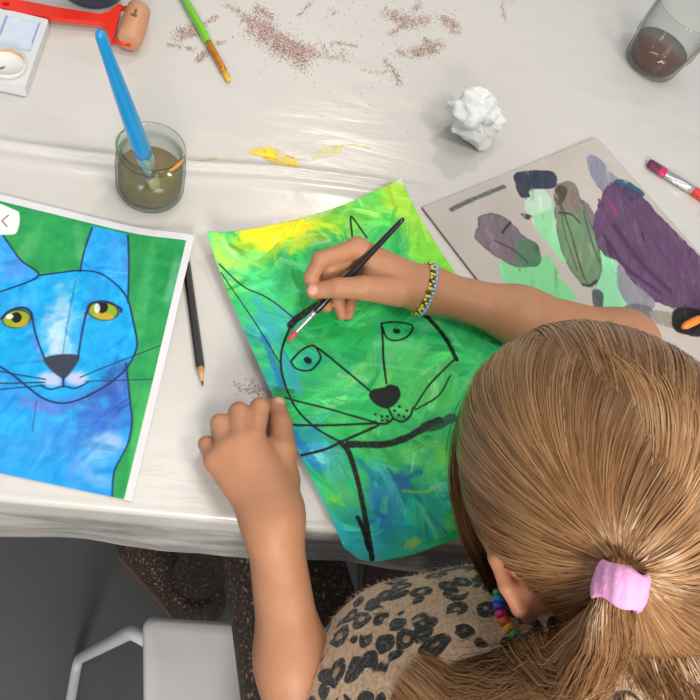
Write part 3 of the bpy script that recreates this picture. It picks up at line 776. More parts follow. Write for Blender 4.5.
# paint marks on the rim
def ringmark(c, r, z, a0, a1, rad, m, name, parent):
    a = np.radians(np.linspace(a0, a1, 14)); rr_ = rad * np.sin(np.linspace(0.15, np.pi - 0.15, 14)) ** 0.7
    P = np.c_[c[0] + r * np.cos(a), c[1] + r * np.sin(a), c[2] + z + 0.0007 * np.sin(a * 9)]
    o = mesh(name, *tube(P, rr_, 8), m, parent); return o
o = ringmark(J, 0.0282, 0.0560, -52, -8, 0.0018, mat('orange_paint', (205, 130, 60), 0.5), 'paint_mark', jar); o['label'] = 'smear of orange paint on the rim'
o = ringmark(J, 0.0284, 0.0545, 150, 200, 0.0013, mat('green_paint', (110, 165, 130), 0.5), 'paint_mark', jar); o['label'] = 'trace of green paint on the rim'

# blue brush standing in the jar
tipj = J + np.array([0.010, -0.012, 0.0062])
def brush_dir():
    best = None
    for ang in np.linspace(0, 2 * np.pi, 721):
        c = J + np.array([0.0196 * np.cos(ang), 0.0196 * np.sin(ang), 0.0575])
        d = c - tipj; d /= np.linalg.norm(d)
        for L in (0.185,):
            q = (tipj + d * L) - np.array([0, 0, CAM_Z]); k = R.T @ q
            u, v = 350 + 700 * k[0] / k[2], 350 + 700 * k[1] / k[2]
            e = abs((u - 148) * (35 - 160) - (v - 160) * (100 - 148)) + (200 if v > 120 else 0)
            if best is None or e < best[0]: best = (e, d)
    return best[1]
bd_ = brush_dir()
def along(d, s, o): return o + d * s
blen = 0.195
br = empty('paint_brush', tipj); tag(br, 'wide brush with a bright blue handle standing in the jar', 'paintbrush')
g = G(); g.add(*rod(tipj, tipj + bd_ * blen, [(0.325, .0058), (0.335, .0072), (0.40, .0073), (0.48, .0071), (0.7, .0058), (0.9, .0042), (0.975, .0037), (0.995, .0027), (1.0, .0012)], 24)); g.build('handle', mat('blue_lacquer', (22, 138, 200), 0.32, coat=0.3), br)
m_ferr = mat('silver_ferrule', (200, 202, 205), 0.28, 0.9, noise=(150, 0.08))
g = G(); g.add(*rod(tipj, tipj + bd_ * blen, [(0.20, .0075), (0.205, .0078), (0.24, .0073), (0.25, .0078), (0.26, .0073), (0.275, .0073), (0.285, .0078), (0.295, .0073), (0.33, .0071), (0.335, .0066)], 24, flat=lambda t: 0.7 + 0.3 * sstep(.20, .32, t))); g.build('ferrule', m_ferr, br)
g = G(); g.add(*rod(tipj, tipj + bd_ * blen, [(0.0, .0030), (0.03, .0062), (0.08, .0074), (0.205, .0074)], 24, flat=0.65)); g.build('bristles', mat('pale_bristles', (175, 160, 125), 0.6, noise=(400, 0.2)), br)

# drinking glass with brown water
Gc = at(648, 65); Gc[2] = cloth_z(Gc[0], Gc[1]) + 0.0008
gl = empty('drinking_glass', Gc); tag(gl, 'clear tumbler with a little brown water at the table\'s far right', 'glass')
seg = 72; g = G()
GS = 1.08
gprof = [(0.001, 0.0), (0.029, 0.0), (0.0325, 0.0015), (0.0340, 0.005), (0.0350, 0.014), (0.0372, 0.030), (0.0396, 0.036), (0.0400, 0.040), (0.0396, 0.043), (0.0402, 0.060), (0.0410, 0.0850), (0.0402, 0.0865), (0.0392, 0.0850), (0.0380, 0.055), (0.0362, 0.038), (0.0345, 0.028), (0.0322, 0.012), (0.030, 0.0085), (0.001, 0.0075)]
V, F = lathe(Gc, [(r_ * GS, z_) for r_, z_ in gprof], seg)
V = V.reshape(-1, seg, 3)
flute = 1 + 0.018 * (np.arange(seg) % 3 == 0)
for k in range(2, 5): V[k, :, :2] = Gc[:2] + (V[k, :, :2] - Gc[:2]) * flute[:, None]
g.add(V.reshape(-1, 3), F); g.build('glass', m_glass, gl)
m_brown = water('brown_water', (96, 60, 50), rough=0.06)
g = G(); g.add(*solid(Gc, [(r_ * GS, z_) for r_, z_ in [(0.001, 0.0080), (0.0298, 0.0090), (0.0319, 0.0124), (0.0342, 0.028), (0.0345, 0.0306), (0.001, 0.0304)]])); w = g.build('water', m_brown, gl); w['label'] = 'brown water'

# red roller tool
z0 = 0.005
def onp(px, py, z): return at(px, py, z)
rl = empty('paint_roller', at(110, 25, 0)); tag(rl, 'red plastic hand roller with a tan cylinder', 'roller')
m_red = mat('red_plastic', (222, 45, 26), 0.35)
def flat_poly(px, z0, z1, hole=None):
    return prism([at(x, y, z0)[:2] for x, y in px], TABLE + z0, TABLE + z1)
hc = at(6.5, 6.8, 0.009)
def handle_with_hole():
    out = [(0, 1.5), (8, 1), (30, 4.5), (60, 10.5), (100, 16.5), (108, 14.5), (119, 6.5), (122, 7), (113, 43), (111, 44), (110, 40), (105, 27), (100, 25), (60, 21), (30, 17.0), (4, 12.6), (-1, 11), (-4, 6)]
    bm = bmesh.new()
    A = [bm.verts.new((*at(x, y, 0.009)[:2], 0)) for x, y in out]
    Hh = [bm.verts.new((hc[0] + 0.0032 * math.cos(t), hc[1] + 0.0032 * math.sin(t), 0)) for t in np.linspace(0, 2 * np.pi, 20, endpoint=False)]
    ed = [bm.edges.new((A[i], A[(i + 1) % len(A)])) for i in range(len(A))] + [bm.edges.new((Hh[i], Hh[(i + 1) % 20])) for i in range(20)]
    bmesh.ops.triangle_fill(bm, edges=ed, use_beauty=True)
    bmesh.ops.recalc_face_normals(bm, faces=bm.faces)
    if bm.faces and bm.faces[:][0].normal.z < 0: bmesh.ops.reverse_faces(bm, faces=bm.faces)
    r = bmesh.ops.extrude_face_region(bm, geom=list(bm.faces))
    vs = [x for x in r['geom'] if isinstance(x, bmesh.types.BMVert)]
    for v in bm.verts: v.co.z = TABLE + 0.0075
    for v in vs: v.co.z = TABLE + 0.0125
    bmesh.ops.recalc_face_normals(bm, faces=bm.faces)
    bm.verts.index_update(); V = [v.co[:] for v in bm.verts]; F = [tuple(v.index for v in f.verts) for f in bm.faces]; bm.free()
    return V, F
V, F = handle_with_hole()
mesh('handle', V, F, m_red, rl, smooth=False)
ra, rb = at(139.5, 8, 0.0145), at(128.5, 43, 0.0145)
for nm, (p, q) in {'a': ((121, 8.5), (135, 8.0)), 'b': ((112.5, 41.5), (131, 44.5))}.items():
    g = G(); g.add(*tube(np.array([at(*p, 0.010), at(*q, 0.0125)]), 0.0026, 10)); g.build('roller_arm', m_red, rl)
axl = (rb - ra) / np.linalg.norm(rb - ra); Lr = np.linalg.norm(rb - ra)
g = G(); g.add(*rod(ra, rb, [(0, .006), (0.02, .0098), (0.07, .0118), (0.2, .0126), (0.8, .0126), (0.93, .0118), (0.98, .0098), (1, .006)], 36)); o = g.build('roller_cylinder', mat('tan_rubber', (196, 142, 108), 0.42, noise=(70, 0.10)), rl)
o['label'] = 'tan cylinder with paint residue'
stain = G()
def patch_on_roller(s0, s1, a0, a1):
    upv = np.array([0, 0, 1.0]); sd = np.cross(axl, upv); V = []
    ss = np.linspace(s0, s1, 8); aa = np.radians(np.linspace(a0, a1, 6))
    for s_ in ss:
        for a_ in aa: V.append(ra + axl * Lr * s_ + 0.01275 * (np.cos(a_) * upv + np.sin(a_) * sd))
    return np.array(V), [tuple(q) for q in grid_faces(8, 6)]
stain.add(*patch_on_roller(0.34, 0.56, -8, 4)); stain.add(*patch_on_roller(0.48, 0.54, -14, 16))
stain.build('paint_mark', mat('ochre_stain', (120, 82, 40), 0.5), o)

# white paint box at the left edge
bx = empty('paint_box', at(-10, 62, 0)); tag(bx, 'white plastic paint box with pale wells at the left edge', 'paint box')
m_white = mat('white_plastic', (206, 209, 211), 0.35, noise=(30, 0.03))
tr, brr = at(49, 20, 0.012)[:2], at(25, 88, 0.012)[:2]
ev = (brr - tr); Hb = np.linalg.norm(ev); ev /= Hb; eh = np.array([ev[1], -ev[0]])
if eh[0] > 0: eh = -eh
Wb = 0.12
def bp_(u, v): return tr + eh * u + ev * v            # u towards the left, v towards the viewer
def rounded_rect(u0, u1, v0, v1, r, n=6):
    P = []
    for cx_, cy_, a0 in ((u1 - r, v1 - r, 0), (u0 + r, v1 - r, 90), (u0 + r, v0 + r, 180), (u1 - r, v0 + r, 270)):
        for k in range(n + 1):
            a = math.radians(a0 + 90 * k / n); P.append((cx_ + r * math.cos(a), cy_ + r * math.sin(a)))
    return P
def tray(outer, wells, z0, z1, zf):
    """A block with sunken wells."""
    bm = bmesh.new()
    loops = [[bm.verts.new((*bp_(*p), 0)) for p in q] for q in [outer] + wells]
    ed = [bm.edges.new((L[i], L[(i + 1) % len(L)])) for L in loops for i in range(len(L))]
    bmesh.ops.triangle_fill(bm, edges=ed, use_beauty=True)
    V = [v.co[:2] for v in bm.verts]; bm.verts.index_update(); T_ = [tuple(v.index for v in f.verts) for f in bm.faces]; bm.free()
    V = np.array(V); n = len(V); out = np.r_[np.c_[V, np.full(n, z1)], np.c_[V, np.full(n, z0)], np.c_[V, np.full(n, zf)]]
    F = []
    for t in T_:
        a = V[list(t)]; s = np.cross(a[1] - a[0], a[2] - a[0])
        F.append(t if s > 0 else t[::-1])
    k = 0
    for li, q in enumerate([outer] + wells):
        m_ = len(q); idx = list(range(k, k + m_)); k += m_
        pts = V[idx]; ccw = np.sum(pts[:, 0] * np.roll(pts[:, 1], -1) - np.roll(pts[:, 0], -1) * pts[:, 1]) > 0
        if li == 0:
            for i in range(m_):
                a, b = idx[i], idx[(i + 1) % m_]
                F.append((a + n, b + n, b, a) if ccw else (b + n, a + n, a, b))
            F.append(tuple(i + n for i in (idx[::-1] if ccw else idx)))
        else:
            for i in range(m_):
                a, b = idx[i], idx[(i + 1) % m_]
                F.append((a, b, b + 2 * n, a + 2 * n) if not ccw else (b, a, a + 2 * n, b + 2 * n))
            F.append(tuple(i + 2 * n for i in (idx if ccw else idx[::-1])))
    return out, F
outer = rounded_rect(0, Wb, 0, Hb, 0.003)
wellA = rounded_rect(0.006, 0.038, 0.004, Hb * 0.52, 0.003); wellB = rounded_rect(0.043, 0.075, 0.004, Hb * 0.52, 0.003); wellC = rounded_rect(0.08, 0.112, 0.004, Hb * 0.52, 0.003)
V, F = tray(outer, [wellA, wellB, wellC], TABLE + 0.0015, TABLE + 0.0125, TABLE + 0.0085)
mesh('tray', V, F, m_white, bx, smooth=False)
m_wash = mat('blue_tinted_wash', (196, 208, 222), 0.4, noise=(140, 0.12))
for wl in (wellA, wellB, wellC):
    V, F = prism([bp_(*(np.array(p) * 0.96 + np.mean(wl, 0) * 0.04)) for p in wl], TABLE + 0.0084, TABLE + 0.0088)
    mesh('well_wash', V, F, m_wash, bx, smooth=False)
m_bl = mat('blue_paint', (120, 155, 208), 0.5)
for u_, v_, L_, w_ in ((0.0375, 0.004, 0.034, 0.0010), (0.0085, 0.006, 0.028, 0.0008)):
    c = bp_(u_, v_ + L_ / 2); ax = np.array([[*ev, 0], [*eh, 0], [0, 0, 1]])
    V, F = box((c[0], c[1], TABLE + 0.0091), (L_, w_, 0.0005), ax); mesh('paint_mark', V, F, m_bl, bx, smooth=False)
pcn = at(7, 67, 0.0125)
g = G(); g.add(*lathe((pcn[0], pcn[1], TABLE + 0.0125), [(0.001, 0), (0.0158, 0), (0.0167, 0.0015), (0.0167, 0.0045), (0.0159, 0.0052), (0.0148, 0.0040), (0.0135, 0.0026), (0.001, 0.0022)], 48)); pan = g.build('paint_pan', mat('white_paint_cake', (216, 215, 210), 0.4, bump=(120, 0.0006)), bx)
pan['label'] = 'round pan of white paint with an ochre rim mark'
ringmark(np.array([pcn[0], pcn[1], TABLE + 0.0125]), 0.0158, 0.0050, 20, 150, 0.0012, mat('ochre_paint', (205, 160, 90), 0.5), 'paint_mark', pan)
g = G(); g.add(*tube([at(-3, 69, 0.0155), at(2, 68, 0.0158), at(5, 66.5, 0.0155)], [0.0004, 0.0008, 0.0003], 6)); g.build('paint_mark', mat('grey_paint', (90, 92, 96), 0.5), pan)

# dark pot at the top
Pc = at(91, -11); Pc[2] = cloth_z(Pc[0], Pc[1]) + 0.0008
pot = empty('paint_pot', Pc); tag(pot, 'dark blue-black pot standing behind the red roller', 'pot')
m_dark = mat('dark_blue_plastic', (52, 56, 72), 0.35)
g = G(); g.add(*lathe(Pc, [(0.001, 0), (0.030, 0), (0.0325, 0.0015), (0.0335, 0.004), (0.0345, 0.03), (0.0360, 0.062), (0.0372, 0.0635), (0.0372, 0.0665), (0.0350, 0.0665), (0.0335, 0.03), (0.0322, 0.005), (0.001, 0.004)], 56)); g.build('pot_body', m_dark, pot)
g = G(); g.add(*lathe(Pc, [(0.001, 0.0042), (0.0318, 0.0052), (0.0336, 0.036), (0.001, 0.036)], 40)); g.build('water', water('dark_water', (50, 50, 62)), pot)

# loose brushes and the pencil
def lying(px0, px1, z0, z1): return at(*px0, z0), at(*px1, z1)
a, b = lying((229.5, 81), (176, -17), 0.0035, 0.0055)
gb = empty('paint_brush', (a + b) / 2); tag(gb, 'thin brush with a lime green handle and gold-smeared ferrule', 'paintbrush')
g = G(); g.add(*rod(a, b, [(0.375, .0034), (0.40, .0042), (0.6, .0047), (0.97, .0034), (1.0, .0015)], 18)); g.build('handle', mat('lime_lacquer', (112, 190, 40), 0.33, coat=0.3), gb)
g = G(); g.add(*rod(a, b, [(0.10, .0033), (0.11, .0036), (0.2, .0036), (0.21, .0039), (0.23, .0036), (0.36, .0038), (0.385, .0036)], 18)); g.build('ferrule', mat('paint_smeared_brass', (196, 130, 42), 0.38, 0.5, noise=(220, 0.35)), gb)
g = G(); g.add(*rod(a, b, [(0.0, .0022), (0.03, .0030), (0.11, .0031)], 18, flat=0.6, up=(0, 0, 1))); g.build('bristles', mat('yellow_bristles', (214, 176, 40), 0.6, noise=(300, 0.15)), gb)

a, b = lying((648.5, 162.5), (775, 242), 0.005, 0.007)
rbsh = empty('paint_brush', (a + b) / 2); tag(rbsh, 'flat brush with purple bristles and a red handle beside the card', 'paintbrush')
fl_ = lambda t: 0.42 + 0.58 * sstep(0.14, 0.34, t)
g = G(); g.add(*rod(a, b, [(0.345, .0048), (0.36, .0054), (0.45, .0058), (0.7, .0050), (0.97, .0034), (1.0, .0012)], 20)); g.build('handle', mat('red_lacquer', (205, 48, 30), 0.33, coat=0.3), rbsh)
g = G(); g.add(*rod(a, b, [(0.135, .0074), (0.14, .0078), (0.20, .0072), (0.21, .0074), (0.25, .0064), (0.26, .0066), (0.30, .0058), (0.35, .0053), (0.352, .0048)], 20, flat=fl_, up=(0, 0, 1))); g.build('ferrule', m_ferr, rbsh)
g = G(); g.add(*rod(a, b, [(0.0, .0066), (0.02, .0082), (0.09, .0080), (0.14, .0073)], 20, flat=0.42, up=(0, 0, 1))); o = g.build('bristles', mat('purple_bristles', (104, 32, 72), 0.5, noise=(300, 0.25)), rbsh)
o['label'] = 'bristles full of purple paint'
g = G(); g.add(*rod(a, b, [(0.085, .0078), (0.10, .0085), (0.125, .0084), (0.137, .0078)], 20, flat=0.45, up=(0, 0, 1))); g.build('paint_mark', mat('magenta_paint', (196, 36, 90), 0.4), rbsh)

a, b = lying((203, 386), (186, 262), 0.0034, 0.0034)
pen = empty('pencil', (a + b) / 2); tag(pen, 'black pencil with a sharpened wooden tip, half under the cat picture', 'pencil')
g = G(); g.add(*rod(a, b, [(0.135, .0034), (0.14, .0036), (0.985, .0036), (1.0, .0034)], 6)); g.build('pencil_shaft', mat('black_lacquer', (22, 22, 24), 0.35), pen, smooth=False)
g = G(); g.add(*rod(a, b, [(0.035, .0010), (0.14, .0033)], 14)); g.build('wood_cone', mat('pencil_wood', (204, 158, 104), 0.6, noise=(200, 0.1)), pen)
g = G(); g.add(*rod(a, b, [(0.0, .0003), (0.036, .0010)], 12)); g.build('lead', mat('graphite', (48, 48, 50), 0.4), pen)

# a black brush with an orange end, behind the child's head
a, b = lying((683, 327), (715, 311), 0.013, 0.013)
dk = empty('painting_tool', (a + b) / 2); tag(dk, 'small orange and black tool lying on the card\'s purple end', 'tool')
g = G(); g.add(*rod(a, b, [(0.0, .0025), (0.1, .0042), (0.35, .0046), (0.5, .0040), (0.55, .0034)], 16)); g.build('handle', mat('orange_plastic', (238, 132, 40), 0.35), dk)
g = G(); g.add(*rod(a, b, [(0.5, .0050), (0.6, .0060), (1.6, .0060), (2.2, .0040)], 16)); g.build('grip', mat('black_rubber', (26, 26, 28), 0.5), dk)

# crumpled tissue
def crumple(c, r):
    bm = bmesh.new(); bmesh.ops.create_icosphere(bm, subdivisions=5, radius=1.0)
    rg = np.random.default_rng(12)
    V = np.array([v.co[:] for v in bm.verts]); bm.verts.index_update(); F = [tuple(v.index for v in f.verts) for f in bm.faces]; bm.free()
    N = V.copy(); rad = np.ones(len(V))
    for k in range(70):
        fine = k > 20                              # sharp folds: planes that cut the ball at many angles
        n = rg.normal(size=3); n /= np.linalg.norm(n); o_ = rg.uniform(-0.6, 0.75)
        d = N @ n - o_
        rad += (0.05 if fine else 0.11) * (1 - np.clip(np.abs(d) / (0.14 if fine else 0.30), 0, 1)) ** 1.0 * np.sign(rg.normal()) * (0.4 + rg.random())
    for k in range(10):
        n = rg.normal(size=3); n /= np.linalg.norm(n); d = N @ n
        rad += np.where(d > 0.72, (d - 0.72) * rg.uniform(-1.2, 1.3), 0)
    V = N * np.clip(rad, 0.55, 1.5)[:, None] * r * np.array([1.05, 0.95, 0.85])
    lo = V[:, 2].min(); V[:, 2] -= lo
    V[:, 2] = np.where(V[:, 2] < 0.006, V[:, 2] * 0.3, V[:, 2] - 0.0042)
    return V + np.asarray(c), F
tc_ = at(468, 131, 0.006); tc_[2] = cloth_z(tc_[0], tc_[1]) + 0.0008
V, F = crumple(tc_, 0.0305)
Cc = np.tile(lin((222, 225, 224)), (len(V), 1))
tint = at(466, 118, 0.03); dd = np.linalg.norm((V - tint) * np.array([1, 1, 0.4]), axis=1)
wt = (1 - sstep(0.004, 0.009, dd + 0.004 * (fbm(V[:, 0] * 600, V[:, 1] * 600) - 0.5)))[:, None] * 0.7
Cc = Cc * (1 - wt) + lin((130, 190, 205)) * wt
ts_ = mesh('crumpled_tissue', V, F, mat('tissue_paper', attr='Col', rough=0.85), None, tuple(tc_), smooth=False, colors=Cc)
tag(ts_, 'crumpled white tissue with a faint blue stain', 'tissue')

# spilled glitter: thousands of flakes, one object
CL = [([(251, 21), (262, 30), (271, 38), (288, 50), (306, 62)], 14, 3400), ([(270, 34), (290, 46), (306, 50), (347, 57)], 9, 1300), ([(316, 45), (337, 44), (358, 47)], 3, 130), ([(226, 5), (240, 14), (251, 21)], 4, 110),
      ([(254, 7), (264, 12), (272, 18)], 6, 260), ([(298, 16), (306, 8), (313, 0)], 3, 80), ([(332, 13), (334, 14)], 5, 70), ([(386, 12), (400, 18), (412, 22), (429, 20)], 9, 950), ([(392, 33), (402, 27), (410, 20)], 5, 260), ([(414, 10), (420, 4)], 5, 120),
      ([(440, 20), (450, 22), (456, 32)], 7, 600), ([(412, 53), (425, 52), (440, 45)], 8, 900), ([(425, 40), (427, 42)], 5, 90), ([(385, 60), (392, 70), (400, 83)], 5, 230), ([(362, 71), (378, 73), (392, 70)], 3, 60), ([(398, 52), (404, 54)], 6, 80),
      ([(178, 38), (185, 31), (196, 33)], 8, 520), ([(199, 28), (212, 20), (217, 17)], 3, 120), ([(168, 45), (180, 47), (193, 50)], 3, 100), ([(197, 60), (203, 56), (209, 52)], 5, 200), ([(216, 44), (226, 42)], 3, 40), ([(223, 2), (240, 12)], 5, 60),
      ([(502, 0), (503, 14), (506, 22)], 4, 110), ([(500, 5), (520, 2)], 4, 20), ([(240, 60), (420, 90)], 60, 90), ([(240, 5), (460, 30)], 50, 160), ([(238, 386), (262, 392)], 8, 70), ([(250, 380), (270, 396)], 5, 60)]
pts = []
for P, w_, n_ in CL:
    Q = spline(np.array(P, float), 60)
    i = RNG.integers(0, 60, n_); o_ = RNG.normal(size=(n_, 2)) * w_ * 0.42
    keepn = fbm((Q[i, 0] + o_[:, 0]) / 6, (Q[i, 1] + o_[:, 1]) / 6) + RNG.random(n_) * 0.35
    q = Q[i] + o_
    pts.append(q[keepn > 0.52])
pts = np.concatenate(pts)
GV, GF, GC = [], [], []
pal = lin(np.array([(192, 164, 158), (208, 176, 150), (168, 142, 162), (172, 158, 148), (220, 200, 188), (140, 122, 126), (190, 140, 164), (206, 172, 112)]))
for k, (x, y) in enumerate(pts):
    w0 = at(x, y, 0.0)
    s_ = RNG.uniform(0.00045, 0.00088); t = RNG.random() * 6.28; zc = cloth_z(w0[0], w0[1]) + RNG.uniform(0.0003, 0.0011)
    tilt = RNG.normal(size=2) * 0.35
    for j in range(4):
        aj = t + j * np.pi / 2; dx, dy = s_ * np.cos(aj), s_ * np.sin(aj)
        GV.append((w0[0] + dx, w0[1] + dy, zc + dx * tilt[0] + dy * tilt[1]))
    GF.append((4 * k, 4 * k + 1, 4 * k + 2, 4 * k + 3)); GC += [pal[RNG.integers(len(pal))]] * 4
gm = mat('glitter_flakes', attr='Col', rough=0.3, metal=0.0)
go = mesh('glitter', np.array(GV), np.array(GF), gm, smooth=False, colors=np.array(GC))
tag(go, 'spilled pink and copper glitter scattered over the plastic sheet', 'glitter', kind='stuff')

# ------------------------------------------------------------------ chair
ch = empty('chair', (0.18, -0.08, 0)); tag(ch, 'white plastic chair with tubular legs under the child', 'chair')
m_seat = mat('white_seat_plastic', (200, 200, 200), 0.42)
m_tube = mat('white_painted_tube', (200, 200, 200), 0.35)
SX0, SX1, SY0, SY1 = -0.004, 0.376, -0.27, 0.100
def rr_xy(x0, x1, y0, y1, r, n=8):
    P = []
    for cx_, cy_, a0 in ((x1 - r, y1 - r, 0), (x0 + r, y1 - r, 90), (x0 + r, y0 + r, 180), (x1 - r, y0 + r, 270)):
        for k in range(n + 1):
            a = math.radians(a0 + 90 * k / n); P.append((cx_ + r * math.cos(a), cy_ + r * math.sin(a)))
    return P
XC = (SX0 + SX1) / 2
rings = [(0.010, 0.426), (0.002, 0.429), (0.0, 0.434), (0.0, 0.443), (0.0015, 0.4475), (0.006, 0.4505), (0.015, 0.4500), (0.05, 0.4470)]
V, F = [], []; n = None
for ins, z in rings:
    L_ = rr_xy(SX0 + ins, SX1 - ins, SY0 + ins, SY1 - ins, 0.012); n = len(L_); V += [(XC + (x - XC) * (1 - 0.9 * (SY1 - y)), y, z) for x, y in L_]
for i in range(len(rings) - 1):
    for k in range(n): F.append((i * n + k, i * n + (k + 1) % n, (i + 1) * n + (k + 1) % n, (i + 1) * n + k))
F.append(tuple(range(n))[::-1]); F.append(tuple((len(rings) - 1) * n + k for k in range(n)))
mesh('seat', V, F, m_seat, ch)
def bend(P, r=0.03, n=7):
    """Polyline with rounded corners."""
    P = [np.asarray(p, float) for p in P]; out = [P[0]]
    for i in range(1, len(P) - 1):
        a = P[i - 1] - P[i]; b = P[i + 1] - P[i]; ra_ = min(r, np.linalg.norm(a) / 2, np.linalg.norm(b) / 2)
        p0 = P[i] + a / np.linalg.norm(a) * ra_; p1 = P[i] + b / np.linalg.norm(b) * ra_
        for t in np.linspace(0, 1, n): out.append(p0 * (1 - t) ** 2 + P[i] * 2 * t * (1 - t) + p1 * t ** 2)
    out.append(P[-1]); return np.array(out)
for s_ in (0, 1):
    X = lambda x: x if s_ == 0 else (SX0 + SX1) - x
    P = [(X(0.03), 0.066, 0.418), (X(-0.012), 0.088, 0.418), (X(-0.092), 0.086, 0.011), (X(-0.085), -0.27, 0.011), (X(-0.010), -0.25, 0.418), (X(0.03), -0.235, 0.418)]
    mesh('sled_leg', *tube(bend(P, 0.022), 0.0075, 14), m_tube, ch)
for y in (0.045, -0.22):
    mesh('crossbar', *tube([(0.02, y, 0.4165), ((SX0 + SX1) - 0.02, y, 0.4165)], 0.0095, 12), m_tube, ch)
# ------------------------------------------------------------------ implicit surfaces for the child and the clothes
def smin(a, b, k):
    if k <= 0: return np.minimum(a, b)
    h = np.clip(k - np.abs(a - b), 0, None) / k
    return np.minimum(a, b) - h * h * k * 0.25
class Cap:
    def __init__(s, a, b, ra, rb=None, k=0.01):
        s.a = np.asarray(a, float); s.b = np.asarray(b, float); s.ra = ra; s.rb = ra if rb is None else rb; s.k = k
        s.e = s.b - s.a; s.L = max(s.e @ s.e, 1e-12)
    def d(s, P):
        q = P - s.a; h = np.clip(q @ s.e / s.L, 0, 1)
        return np.linalg.norm(q - h[:, None] * s.e, axis=1) - (s.ra + (s.rb - s.ra) * h)
class Ell:
    def __init__(s, c, r, M=None, k=0.01):
        s.c = np.asarray(c, float); s.r = np.asarray(r, float); s.M = np.eye(3) if M is None else np.asarray(M, float); s.k = k
    def d(s, P):
        q = (P - s.c) @ s.M; a = np.linalg.norm(q / s.r, axis=1); b = np.linalg.norm(q / s.r ** 2, axis=1)
        return np.where(b > 1e-9, a * (a - 1) / np.maximum(b, 1e-9), -s.r.min())
class Grp:
    """Smooth union of its members; k is how softly the group itself joins its parent."""
    def __init__(s, items, k=0.01): s.items = items; s.k = k
    def d(s, P):
        r = None
        for it in s.items:
            x = it.d(P); r = x if r is None else smin(r, x, it.k)
        return r
    def prune(s, c, lim):
        keep = []
        for it in s.items:
            if isinstance(it, Grp):
                g_ = it.prune(c, lim)
                if g_ is not None: keep.append(g_)
            elif it.d(c)[0] < lim: keep.append(it)
        return Grp(keep, s.k) if keep else None
def chain(pts, rad, k): return [Cap(pts[i], pts[i + 1], rad[i], rad[i + 1], k) for i in range(len(pts) - 1)]

def surface(tree, lo, hi, vox, offset=0.0, cut=None, smooth_it=2):
    """Surface nets on a sparse grid. cut(P) > 0 removes material."""
    B = 16; lo = np.asarray(lo, float); nb = np.ceil((np.asarray(hi) - lo) / (vox * B)).astype(int)
    half = vox * B * 0.5 * math.sqrt(3)
    ii = np.stack(np.meshgrid(*[np.arange(n) for n in nb], indexing='ij'), -1).reshape(-1, 3)
    cen = lo + (ii + 0.5) * vox * B
    dc = tree.d(cen) - offset
    act = np.nonzero(np.abs(dc) < half * 1.25 + 0.012)[0]
    loc = np.stack(np.meshgrid(*[np.arange(B + 1)] * 3, indexing='ij'), -1).reshape(-1, 3)
    NX, NY, NZ = (nb * B + 2); key = lambda c: (c[..., 0].astype(np.int64) * NY + c[..., 1]) * NZ + c[..., 2]
    VK, VP, QK = [], [], []
    corner = [(a, b, c) for a in (0, 1) for b in (0, 1) for c in (0, 1)]
    edges = [(p, q) for p in range(8) for q in range(p + 1, 8) if sum(abs(np.array(corner[p]) - corner[q])) == 1]
    for bi in act:
        c0 = ii[bi] * B
        t = tree.prune(cen[bi:bi + 1], dc[bi] + offset + 2 * half + 0.035)
        if t is None: continue
        P = lo + (loc + c0) * vox
        F = t.d(P) - offset
        if cut is not None: F = np.maximum(F, cut(P))
        F = F.reshape(B + 1, B + 1, B + 1)
        if F.min() > 0 or F.max() < 0: continue
        C = [F[a:B + a, b:B + b, c:B + c] for a, b, c in corner]
        neg = sum((x < 0).astype(np.int8) for x in C)
        m = (neg > 0) & (neg < 8)
        ci = np.argwhere(m)
        if len(ci):
            vals = np.stack([x[m] for x in C], 1); acc = np.zeros((len(ci), 3)); cnt = np.zeros(len(ci))
            for p, q in edges:
                a, b = vals[:, p], vals[:, q]; s = (a < 0) != (b < 0)
                if not s.any(): continue
                tt = np.where(s, a / np.where(s, a - b, 1), 0)
                pos = np.array(corner[p])[None] + tt[:, None] * (np.array(corner[q]) - np.array(corner[p]))[None]
                acc += np.where(s[:, None], pos, 0); cnt += s
            VK.append(key(ci + c0)); VP.append(lo + (ci + c0 + acc / cnt[:, None]) * vox)
        for ax in range(3):
            sl0 = [slice(0, B)] * 3; sl1 = [slice(0, B)] * 3; sl1[ax] = slice(1, B + 1)
            a, b = F[tuple(sl0)], F[tuple(sl1)]
            s = (a < 0) != (b < 0); e = np.argwhere(s)
            if not len(e): continue
            o1, o2 = np.zeros(3, int), np.zeros(3, int); o1[(ax + 1) % 3] = 1; o2[(ax + 2) % 3] = 1
            g_ = e + c0; ok = (g_ - o1 - o2 >= 0).all(1); g_ = g_[ok]; inside = (a[s] < 0)[ok]
            q = np.stack([key(g_ - o1 - o2), key(g_ - o2), key(g_), key(g_ - o1)], 1)
            q[~inside] = q[~inside][:, ::-1]
            QK.append(q)
    K = np.concatenate(VK); V = np.concatenate(VP); Q = np.concatenate(QK)
    o = np.argsort(K); K = K[o]; V = V[o]
    idx = np.searchsorted(K, Q); idx = np.clip(idx, 0, len(K) - 1); good = (K[idx] == Q).all(1); idx = idx[good]
    for _ in range(smooth_it):
        acc = np.zeros_like(V); cnt = np.zeros(len(V))
        for i in range(4):
            a, b = idx[:, i], idx[:, (i + 1) % 4]
            for k in range(3): acc[:, k] += np.bincount(a, V[b, k], len(V)) + np.bincount(b, V[a, k], len(V))
            cnt += np.bincount(a, minlength=len(V)) + np.bincount(b, minlength=len(V))
        V = V * 0.5 + 0.5 * acc / np.maximum(cnt, 1)[:, None]
    return V, idx
def vnormals(V, Q):
    n = np.cross(V[Q[:, 2]] - V[Q[:, 0]], V[Q[:, 3]] - V[Q[:, 1]]); N = np.zeros_like(V)
    for i in range(4):
        for k in range(3): N[:, k] += np.bincount(Q[:, i], n[:, k], len(V))
    return N / np.maximum(np.linalg.norm(N, axis=1), 1e-12)[:, None]
